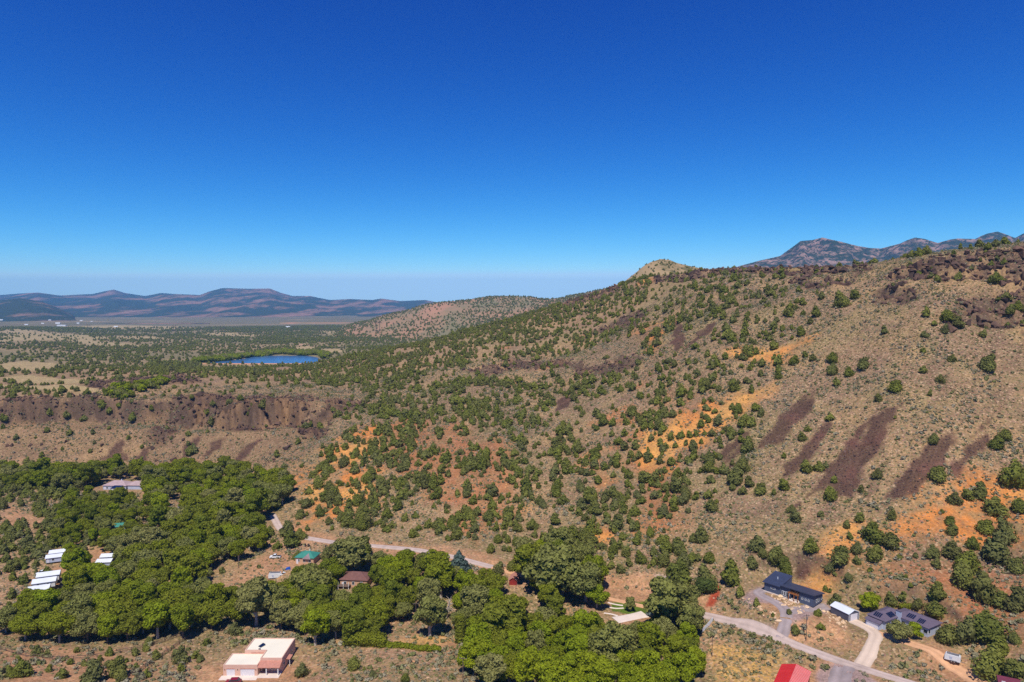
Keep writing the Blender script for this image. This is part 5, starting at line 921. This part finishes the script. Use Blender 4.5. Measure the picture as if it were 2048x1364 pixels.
def hip_panel(cx, d0, base, slope, W_, D_, along, zb, parent, n=4):
    fr = None
    for k_ in range(n):
        q0 = cx - W_ / 2 + k_ * W_ / n; q1 = q0 + W_ / n * .72; z0 = zb + slope * d0 + .14; z1 = zb + slope * (d0 + D_) + .14
        b = base
        MB().slab([(q0, b + d0, z0), (q1, b + d0, z0), (q1, b + d0 + D_, z1), (q0, b + d0 + D_, z1)] if along == 'x' else [(b + d0, q0, z0), (b + d0 + D_, q0, z1), (b + d0 + D_, q1, z1), (b + d0, q1, z0)][::-1] if False else [(q0, b + d0, z0), (q1, b + d0, z0), (q1, b + d0 + D_, z1), (q0, b + d0 + D_, z1)], .05).build('solar_panel', solar, parent)
sl2 = 1.6 / 4.3; hip_panel(ox + 5.6, 1.3, oy - .5, sl2, 2.6, 1.9, 'x', 3.25, H, 4); hip_panel(ox + 9.2, .9, oy - .5, sl2, 2.2, 1.9, 'x', 3.25, H, 4)
sl1 = 1.7 / 3.4; hip_panel(2.9, .6, -.5, sl1, 2.6, 1.7, 'x', 3.15, H, 4)
for k_ in range(4): z0 = 3.15 + .14; MB().slab([(5.9 - .1, 3.2 + k_ * .85, z0 + sl1 * .5), (5.9 - .1, 3.85 + k_ * .85, z0 + sl1 * .5), (4.1, 3.85 + k_ * .85, z0 + sl1 * 2.2), (4.1, 3.2 + k_ * .85, z0 + sl1 * 2.2)], .05).build('solar_panel', solar, H)
# pink stucco house
H = empty('stucco_house', (-91.3, 210.0, 3.0), 0, 'pink stucco house with flat cream roofs, two garage doors and tiled porch', 'house')
def parapet(name, x0, x1, y0, y1, z, zr, parent):
    m_ = MB(); t = .3; m_.box(x0, x1, y0, y0 + t, 0, z); m_.box(x0, x1, y1 - t, y1, 0, z); m_.box(x0, x0 + t, y0 + t, y1 - t, 0, z); m_.box(x1 - t, x1, y0 + t, y1 - t, 0, z); m_.build('wall', stucco, parent); MB().box(x0 + t + .002, x1 - t - .002, y0 + t + .002, y1 - t - .002, zr - .3, zr).build(name, cream, parent)
parapet('garage_roof', 0, 10.9, 0, 7.4, 3.5, 3.3, H); m_ = MB()
for bx_ in ((4.0,17.9,15.3,15.6),(4.0,4.3,7.41,15.3),(4.3,11.25,7.41,7.71),(10.95,11.25,2.4,7.408),(11.25,17.9,2.4,2.7),(17.6,17.9,2.7,15.3)): m_.box(*bx_, 0, 4.5)
m_.build('wall', stucco, H); MB().box(4.302, 17.598, 7.712, 15.298, 3.95, 4.25).box(11.252, 17.598, 2.702, 7.711, 3.95, 4.25).build('main_roof', cream, H)
for a, b_ in ((1.1, 3.7), (5.5, 9.9)):
    d = MB().box(a, b_, -.03, -.003, 0, 2.2).build('garage_door', doorw, H); MB().box(a - .1, b_ + .1, -.12, -.033, 2.22, 2.36).build('door_lintel', tile, d)
    for k_ in range(4): MB().box(a + .03, b_ - .03, -.05, -.033, .4 + k_ * .45, .43 + k_ * .45).build('door_rib', white, d)
for a in (.55, 4.6, 10.35): MB().box(a - .09, a + .09, -.16, -.003, 1.9, 2.2).build('lamp', greywood, H)
MB().slab([(10.95, -.2, 2.75), (17.9, -.2, 2.75), (17.9, 2.39, 3.7), (10.95, 2.39, 3.7)], .18).build('porch_roof', tile, H); MB().box(10.93, 17.9, -1.4, 2.38, -.1, .12).build('porch_slab', slabm, H)
for a in (13.6, 17.3): MB().box(a - .14, a + .14, .0, .28, .12, 2.55).build('porch_post', white, H)
MB().box(11.6, 12.7, 2.34, 2.397, .12, 2.2).build('front_door', greywood, H); window(H, 14.2, 15.6, .9, 2.2, 2.397)
MB().slab([(7.4, 10.1, 4.45), (8.5, 9.3, 4.45), (9.5, 11.0, 4.75), (8.4, 11.8, 4.75)], .08).build('skylight', solar, H)
MB().box(8.3, 8.9, 7.9, 8.3, 4.25, 4.7).build('roof_vent', greyroof, H); MB().box(6.2, 10.8, 7.2, 7.40, 3.5, 3.7).build('roof_curb', tile, H)
MB().slab([(17.92, 5.6, 2.6), (19.3, 5.6, 2.4), (19.3, 8.6, 2.4), (17.92, 8.6, 2.6)], .14).build('side_awning', tile, H); MB().box(19.1, 19.25, 5.7, 5.85, 0, 2.24).build('awning_post', white, H)
window(H, 11.0, 12.4, 1.0, 2.3, 17.903, '+x'); window(H, 3.4, 4.6, 1.0, 2.3, 17.903, '+x')
MB().box(-.5, 11.3, -2.6, -.02, -.1, .06).build('apron_slab', slabm, H)
# red roofed barn
H = empty('barn', (87.6, 204.9, 5.0), R(-122), 'barn with bright red and pale pink ribbed roof beside the gravel driveway', 'barn')
gwall(0, 16, -3.9, 3.9, 3.2, 1.15).build('wall', barnw, H)
MB().slab([(-.4, 0, 4.45), (-.4, -4.3, 3.2), (16.4, -4.3, 3.2), (16.4, 0, 4.45)], .12).build('roof_slope', redm, H); r2 = MB().slab([(-.4, .003, 4.45), (16.4, .003, 4.45), (16.4, 4.3, 3.2), (-.4, 4.3, 3.2)], .12).build('roof_slope', pinkm, H); r2['label'] = 'pale pink roof slope with raised ribs'  # one slope gets the red metal, the other a lighter pink one
for o in list(H.children):
    if o.name.startswith('roof_slope') : o['label'] = 'bright red roof slope' if 'redm' and o.data.materials[0] is redm else 'pale pink roof slope with raised ribs'
for k_ in range(22):
    m_ = MB(); x = -.3 + k_ * .76; m_.hexa([(x, .05, 4.44), (x + .14, .05, 4.44), (x + .14, 4.3, 3.205), (x, 4.3, 3.205)], [(x, .05, 4.54), (x + .14, .05, 4.54), (x + .14, 4.3, 3.30), (x, 4.3, 3.30)]); m_.build('roof_rib', redm, H)
def simple_house(name, cat, label, x, y, z, rz, L_, D_, hh, rh, wm_, rm_, kind='gable', wins=3, chim=False):
    H = empty(name, (x, y, z), R(rz), label, cat)
    if kind == 'gable': gwall(0, L_, 0, D_, hh, rh).build('wall', wm_, H); gable(MB(), 0, L_, 0, D_, hh + .05, rh).build('roof', rm_, H)
    else: MB().box(0, L_, 0, D_, 0, hh).build('wall', wm_, H); hip(MB(), 0, L_, 0, D_, hh + .15, rh).build('roof', rm_, H)
    for k_ in range(wins): a = L_ * (k_ + .6) / (wins + .3); window(H, a - .45, a + .45, hh * .35, hh * .75, -.003)
    MB().box(L_ * .06, L_ * .06 + .9, -.05, -.003, 0, 2.0).build('door', doorw, H)
    if chim: MB().box(L_ * .6, L_ * .6 + .7, D_ * .5, D_ * .5 + .7, hh, hh + rh + .8).build('chimney', palegrey, H)
    return H
H = simple_house('cottage', 'house', 'small house with teal green hip roof and brown gable dormer above the creek', -97.0, 300.0, 4.5, -8, 8.6, 6.6, 2.8, 2.0, tanwall, teal, 'hip')
MB().prism([(3.6, 2.6), (7.4, 2.6), (5.5, 4.3)], -.9, 3.0).build('dormer', mauve, H); MB().cyl((5.0, 4.2, 4.3), (5.0, 4.2, 5.1), .25).build('roof_vent', white, H)
H = simple_house('creek_house', 'house', 'tan house with brown roof half hidden under the creek trees', -71.5, 278.5, 3.0, -6, 11.5, 8.0, 3.0, 2.0, tanwall, brownroof, 'hip')
MB().box(-2.6, 4.6, -2.6, -.1, 1.0, 1.2).build('deck', greywood, H)
for a in (-2.4, 0, 2.2, 4.4): MB().box(a - .1, a + .1, -2.5, -2.3, -.6, 2.9).build('deck_post', white, H)
simple_house('cabin', 'cabin', 'small tan roofed cabin with dark red wall between the creek trees', 2.0, 277.5, 3.6, 80, 6.0, 3.2, 2.5, 1.1, barnw, tile, wins=1)
H = simple_house('mauve_house', 'house', 'long mauve roofed house with white glazed sunroom at the back of the grove', -260, 428.5, 2.6, -3, 15, 9, 2.9, 2.2, palegrey, mauve, 'hip', chim=True)
MB().box(8, 13.5, -4.6, -.4, 0, 2.5).build('sunroom', white, H); MB().slab([(7.8, -4.8, 2.55), (13.7, -4.8, 2.55), (13.7, -.38, 3.3), (7.8, -.38, 3.3)], .1).build('sunroom_roof', solar, H)
MB().box(14.6, 24.5, 1.2, 8.6, 0, 2.9).build('wing_wall', palegrey, H); hip(MB(), 14.6, 24.5, 1.2, 8.6, 3.05, 2.0).build('wing_roof', mauve, H)
for i, (x, y, L_, lab) in enumerate([(-205.5, 294.5, 11, 'uppermost of the three white metal sheds at the left of the grove'), (-202.5, 287.5, 11, 'middle one of the three white metal sheds at the left of the grove'), (-199, 280.0, 10, 'lowest of the three white metal sheds at the left of the grove')]):
    H = simple_house('metal_shed', 'shed', lab, x + 3, y - 9.4, 2, 24, L_ - 3, 5.2, 2.4, .9, white, whiteroof, wins=2); H['group'] = 'white sheds at the left of the grove'
for x, y, L_, rz, lab in [(-216, 313, 6, 24, 'small white roofed shed in front of the dark pines'), (-213.5, 307, 6, 24, 'second small white roofed shed, nearer, in front of the dark pines'), (-189.5, 308.5, 6, 8, 'white roofed carport shed beside the bright green elm'), (-187.5, 302, 6, 8, 'small pale shed just below the carport shed')]:
    simple_house('shed', 'shed', lab, x, y, 2, rz, L_, 4.2, 2.3, .8, palegrey, whiteroof, wins=1)
simple_house('hut', 'hut', 'tiny green roofed hut at the edge of the grove', -208, 351.5, 2, 20, 5, 4, 2.3, 1.2, palegrey, teal, wins=1)
simple_house('low_building', 'building', 'low grey roofed building between the grove trees', -191, 385, 1.5, 25, 12, 6, 2.5, 1.4, palegrey, greyroof, wins=2)
simple_house('lake_house', 'house', 'flat sandstone house beyond the lake', *PZ(598, 692, 17), 0, 22, 10, 4, 1.2, tanwall, tanwall, wins=4)
fh = [(3,641,7,'pale speck of a house at the far left of the distant town'),(53,651,6,'tiny distant house low on the left of the town'),(65,643,5,'small white distant house left of the town centre'),(86,648,5,'small pale distant house in the middle of the town'),(116,648,8,'pale distant house just left of the long white building'),(157,647,6,'distant white house right of the long white building'),(184,644,5,'small white distant house above the fields'),(200,646,5,'distant house at the right end of the town'),(232,655,7,'pale distant barn beside the dry field'),(576,655,8,'white distant house above the lake plain'),(100,641,5,'distant house high above the town'),(163,642,5,'distant white house at the foot of the wooded hill')]
for u, v, w, lab in fh:
    x, y, z = PZ(u, v, 8.0) if v > 646 else PY(u, v, 4600); z = float(height(x, y)) if v > 646 else z; s = w * y / F / 2
    H = empty('far_house', (x, y, z), R(float(rng.uniform(-20, 20))), lab, 'house', 'distant houses of the town'); gwall(-s, s, -s * .4, s * .4, s * .4, s * .25).build('wall', white, H); gable(MB(), -s, s, -s * .4, s * .4, s * .42, s * .25, .3, .2).build('roof', whiteroof, H)
x, y, z = PZ(122, 652, 8.0); z = float(height(x, y)); H = empty('long_building', (x, y, z), R(-3), 'long white distant building in the town', 'building'); gwall(-18, 30, -7, 7, 5, 2).build('wall', white, H); gable(MB(), -18, 30, -7, 7, 5.1, 2, .4, .3).build('roof', whiteroof, H)
# ------------------------------------------------------------------ vehicles
def wheel_at(parent, x, y, r=.33, w=.22):
    wq = MB().cyl((x, y - w / 2, r), (x, y + w / 2, r), r, 14).build('wheel', tyre, parent); MB().cyl((x, y - w / 2 - .015, r), (x, y - w / 2 - .002, r), r * .58, 10).build('rim', rimm, wq); return wq
def car(label, name, cat, x, y, z, rz, paint, L_=4.6, W_=1.8, kind='suv'):
    o = empty(name, (x, y, z), R(rz), label, cat); h = W_ / 2
    if kind == 'suv': body = [(-.02, .35), (0, .85), (.12, .98), (1.1, 1.05), (L_ - .1, 1.05), (L_, .85), (L_, .4), (L_ - .1, .3), (.1, .3)]; cab = [(1.0, 1.04), (1.6, 1.62), (L_ - .9, 1.66), (L_ - .25, 1.04)]
    else: body = [(-.02, .35), (0, .85), (.12, .98), (1.2, 1.05), (L_, 1.05), (L_, .4), (.1, .3)]; cab = [(1.1, 1.04), (1.7, 1.72), (2.9, 1.72), (3.1, 1.04)]
    MB().prism(body, -h, h).build('body', paint, o, bevel=.06); c_ = MB().prism(cab, -h + .12, h - .12).build('cabin', glass, o, bevel=.04)
    MB().box(cab[1][0] + .05, cab[2][0] - .05, -h + .16, h - .16, cab[1][1] - .03, cab[1][1] + .06).build('roof', paint, o, bevel=.02)
    if kind == 'pickup': MB().box(3.2, L_ - .08, -h + .12, h - .12, 1.052, 1.075).build('bed', tyre, o)
    for a in (.85, L_ - .9):
        for b_ in (-h + .06, h - .06): wheel_at(o, a, b_)
    for b_ in (-h + .25, h - .25): MB().box(-.06, -.025, b_ - .16, b_ + .16, .66, .8).build('headlight', white, o); MB().box(L_ + .003, L_ + .03, b_ - .12, b_ + .12, .7, .95).build('tail_light', maroon, o)
    for a in (.0, L_): MB().box(a - .1, a + .08, -h + .1, h - .1, .32, .5).build('bumper', greyroof, o)
    return o
car('dark red car parked before the pink stucco house', 'parked_car', 'car', -88.6, 205.3, 3.0, 4, maroon, 4.7, 1.9)
x, y, z = cast(540, 1116); car('white pickup truck parked on the dirt yard by the teal roofed house', 'pickup_truck', 'truck', x, y, z, 4, white, 5.0, 1.9, 'pickup')
x, y, z = cast(556, 1152); car('white car parked beside the camper trailer', 'parked_car', 'car', x + .5, y, z, 8, white, 4.2, 1.7)
x, y, z = cast(73, 1151); car('white car parked beside the dark pine at the left yard', 'parked_car', 'car', x, y, z, 50, white, 4.4, 1.7)
def trailer(label, name, x, y, z, rz, L_, W_, Hh):
    o = empty(name, (x, y, z), R(rz), label, 'trailer'); h = W_ / 2
    MB().prism([(0, .5), (L_, .5), (L_, Hh * .8), (L_ - .25, Hh), (.35, Hh), (0, Hh * .78)], -h, h).build('body', white, o, bevel=.05); MB().box(.5, L_ - .4, -h + .2, h - .2, Hh + .002, Hh + .05).build('roof_panel', greyroof, o)
    for a in (L_ * .45, L_ * .45 + .75):
        for b_ in (-h + .02, h - .02): wheel_at(o, a, b_, .32)
    MB().cyl((L_ - .02, 0, .5), (L_ + 1.1, 0, .5), .06).build('hitch', greyroof, o); MB().box(L_ * .3, L_ * .3 + .8, -h - .02, -h - .003, 1.0, Hh * .75).build('side_panel', palegrey, o); MB().box(L_ * .35, L_ * .35 + 1.8, -h - .1, -h - .003, .5, .7).build('fender', greyroof, o); return o
x, y, z = cast(1889, 1318); trailer('white two axle cargo trailer parked on the dirt track', 'cargo_trailer', x, y, z, -38, 4.2, 1.9, 2.3)
x, y, z = cast(538, 1157); trailer('white camper trailer in the dirt yard beside the creek trees', 'camper_trailer', x, y, z, 6, 5.2, 2.2, 2.6)
x, y, z = PZ(1612, 1352, 5); trailer('small white trailer at the eave of the red roofed barn', 'utility_trailer', x, y, 4.6, -122, 3.2, 2.0, 2.6)
x, y, z = cast(571, 1141); o = empty('tarp_stack', (x, y, z), .3, 'pile covered with a blue tarp beside the camper', 'tarp'); MB().hexa([(0,0,0),(2.2,0,0),(2.2,1.4,0),(0,1.4,0)], [(.2,.2,1.1),(1.8,.1,1.3),(1.9,1.2,1.2),(.3,1.1,.9)]).build('tarp', mat('blue tarp', c3(40, 90, 180), .5), o, bevel=.08)
# maroon roof corner at the lower right edge
x, y, z = cast(2015, 1376); simple_house('maroon_shed', 'shed', 'maroon roofed shed at the lower right edge of the picture', x - 2, y + .5, z, -25, 8, 4, 1.6, .8, greywood, mat('maroon roof', c3(112, 48, 66), .6), wins=0)
# ------------------------------------------------------------------ poles, fences
def pole(label, x, y, z, h, arm=True, can=False, rz=0.3, name='utility_pole', r=.13):
    o = empty(name, (x, y, z), rz, label, 'utility pole'); MB().cyl((0, 0, -.5), (0, 0, h), r, 8, r * .7).build('post', greywood, o)
    if arm:
        c_ = MB().box(-1.1, 1.1, -.06, .06, h - .5, h - .36).build('crossarm', greywood, o)
        for a in (-1, -.4, .4, 1): MB().cyl((a, 0, h - .358), (a, 0, h - .2), .04, 6).build('insulator', white, c_)
    if can: MB().cyl((0, -.32, h - 1.6), (0, -.32, h - .8), .24, 10).build('transformer', greyroof, o)
    return o
for u, v, hpx, arm, can, lab in [(1424,1313,42,False,False,'wooden pole in the yellow grass below the white plank fence'),(1612,1281,54,True,True,'wooden power pole on the sandy yard below the dark grey house'),(832,1248,44,True,False,'wooden power pole in the bare clearing'),(926,1366,54,True,False,'power pole at the lower edge of the picture'),(226,1102,30,False,True,'pole carrying a grey transformer at the left yard'),(477,1136,26,False,False,'thin pole beside the dirt yard')]:
    x, y, z = cast(u, v); pole(lab, x, y, z, hpx * (y * cp) / F * 1.02, arm, can, float(rng.uniform(-.4, .6)))
for u, v0, v1, lab in [(177,663,648,'far transmission pole leftmost on the plain'),(257,664,652,'far transmission pole, second from the left on the plain'),(349,668,649,'far transmission pole above the left half of the lake plain'),(445,673,654,'far transmission pole standing above the lake'),(756,673,641,'tallest far transmission pole before the reddish hill'),(642,668,652,'far transmission pole between lake and reddish hill')]:
    x, y, z = cast(u, v0); h = (v0 - v1) * y / F; o = empty('transmission_pole', (x, y, z), .3, lab, 'power pole'); 
    for s_ in (-1, 1): MB().cyl((s_ * h * .11, 0, -1), (s_ * h * .11, 0, h), h * .016, 5).build('post', greywood, o)
    MB().box(-h * .26, h * .26, -h * .012, h * .012, h * .84, h * .87).build('crossarm', greywood, o)
for i, u in enumerate((611, 617, 651.5, 662, 672.5)):
    x, y, z = cast(u, 1093 + (u - 611) * .07); o = empty('gate_post', (x, y, z), 0, ['leftmost', 'second', 'third', 'fourth', 'rightmost'][i] + ' dark rock filled post standing along the gravel road', 'post', 'posts along the road'); MB().cyl((0, 0, -.3), (0, 0, 1.35), .42, 9, .38).build('cage', mat('post stone', c3(74, 60, 54), .9) if i == 0 else bpy.data.materials['post stone'], o); MB().cyl((0, 0, 1.352), (0, 0, 1.45), .44, 9).build('cap', greywood, o)
def fence(label, name, pix, sp_, h, rails, m_, plank=False, pr_=.09):
    pts = [cast(u, v) for u, v in pix]; q = smooth_line([p[:2] for p in pts], sp_) if len(pts) > 2 else np.linspace(pts[0][:2], pts[1][:2], max(int(math.dist(pts[0][:2], pts[1][:2]) / sp_), 1) + 1)
    o = empty(name, (q[0][0], q[0][1], float(height(*q[0]))), 0, label, 'fence'); zq = height(q[:, 0], q[:, 1]); b0 = Vector(o.location); pm = MB().cyl((0, 0, -.3), (0, 0, h + .1), pr_, 6).build('post', m_, o)
    for i, (x, y) in enumerate(q):
        p = Vector((x, y, zq[i])) - b0
        if i: copy_part(pm, o, p)
        if i + 1 < len(q):
            p2 = Vector((q[i + 1][0], q[i + 1][1], zq[i + 1])) - b0; d = (p2 - p); n_ = Vector((-d.y, d.x, 0)).normalized() * .03
            for k_ in range(rails):
                zz_ = Vector((0, 0, h * (k_ + 1) / rails - .08)); w = .07 if not plank else h / rails * .44; a, b_ = p + zz_, p2 + zz_; up_ = Vector((0, 0, w)); m2 = MB(); m2.hexa([a - n_ - up_, b_ - n_ - up_, b_ + n_ - up_, a + n_ - up_], [a - n_ + up_, b_ - n_ + up_, b_ + n_ + up_, a + n_ + up_]); m2.build('plank' if plank else 'rail', m_, o)
    return o
fence('dark wooden rail fence climbing diagonally through the junipers', 'rail_fence', [(254,1358),(310,1322),(350,1294),(381,1275)], 3.0, 1.25, 3, greywood)
fence('short rail fence just behind the diagonal one', 'rail_fence', [(305,1291),(345,1279),(377,1267)], 3.0, 1.25, 3, greywood)
fence('long rail fence along the foot of the left grove', 'rail_fence', [(0,1299),(41,1312),(90,1319),(137,1322),(190,1317),(240,1305),(285,1296)], 3.2, 1.25, 2, greywood)
fence('white plank fence beside the road end of the grove', 'plank_fence', [(1404,1266),(1425,1243)], 2.2, 1.5, 4, white, True, .08)
# garden path edges on the lawn
for pp, lab in (([(1216,1205),(1228,1209),(1246,1211)], 'upper'), ([(1218,1214),(1228,1218),(1247,1216)], 'middle'), ([(1208,1226),(1222,1227),(1236,1232)], 'lower')):
    strip('garden_path', smooth_line(wl(pp), .8), .45, slabm, .12)
strip('patio', smooth_line(wl([(1230,1240),(1252,1236),(1290,1228)]), 1.0), 3.0, slabm, .10)
# earth dam on the near shore of the reservoir
dp = smooth_line([PZ(u, 729, 20.5)[:2] for u in (396, 450, 520, 600, 652)], 6); dx = np.gradient(dp, axis=0); dx /= np.hypot(*dx.T)[:, None]; nn = np.stack([-dx[:, 1], dx[:, 0]], -1)
offs = np.array([6., 2.5, -2.5, -16.]); zo = np.array([18.5, 22.4, 22.4, 14.5]); XX = dp[:, None, 0] + nn[:, None, 0] * offs; YY = dp[:, None, 1] + nn[:, None, 1] * offs; o = grid_mesh('earth_dam', XX, YY, np.broadcast_to(zo, XX.shape), mat('orange earth', c3(206, 146, 104), .95, nz=(.06, .8, 1.15))); o['kind'] = 'structure'
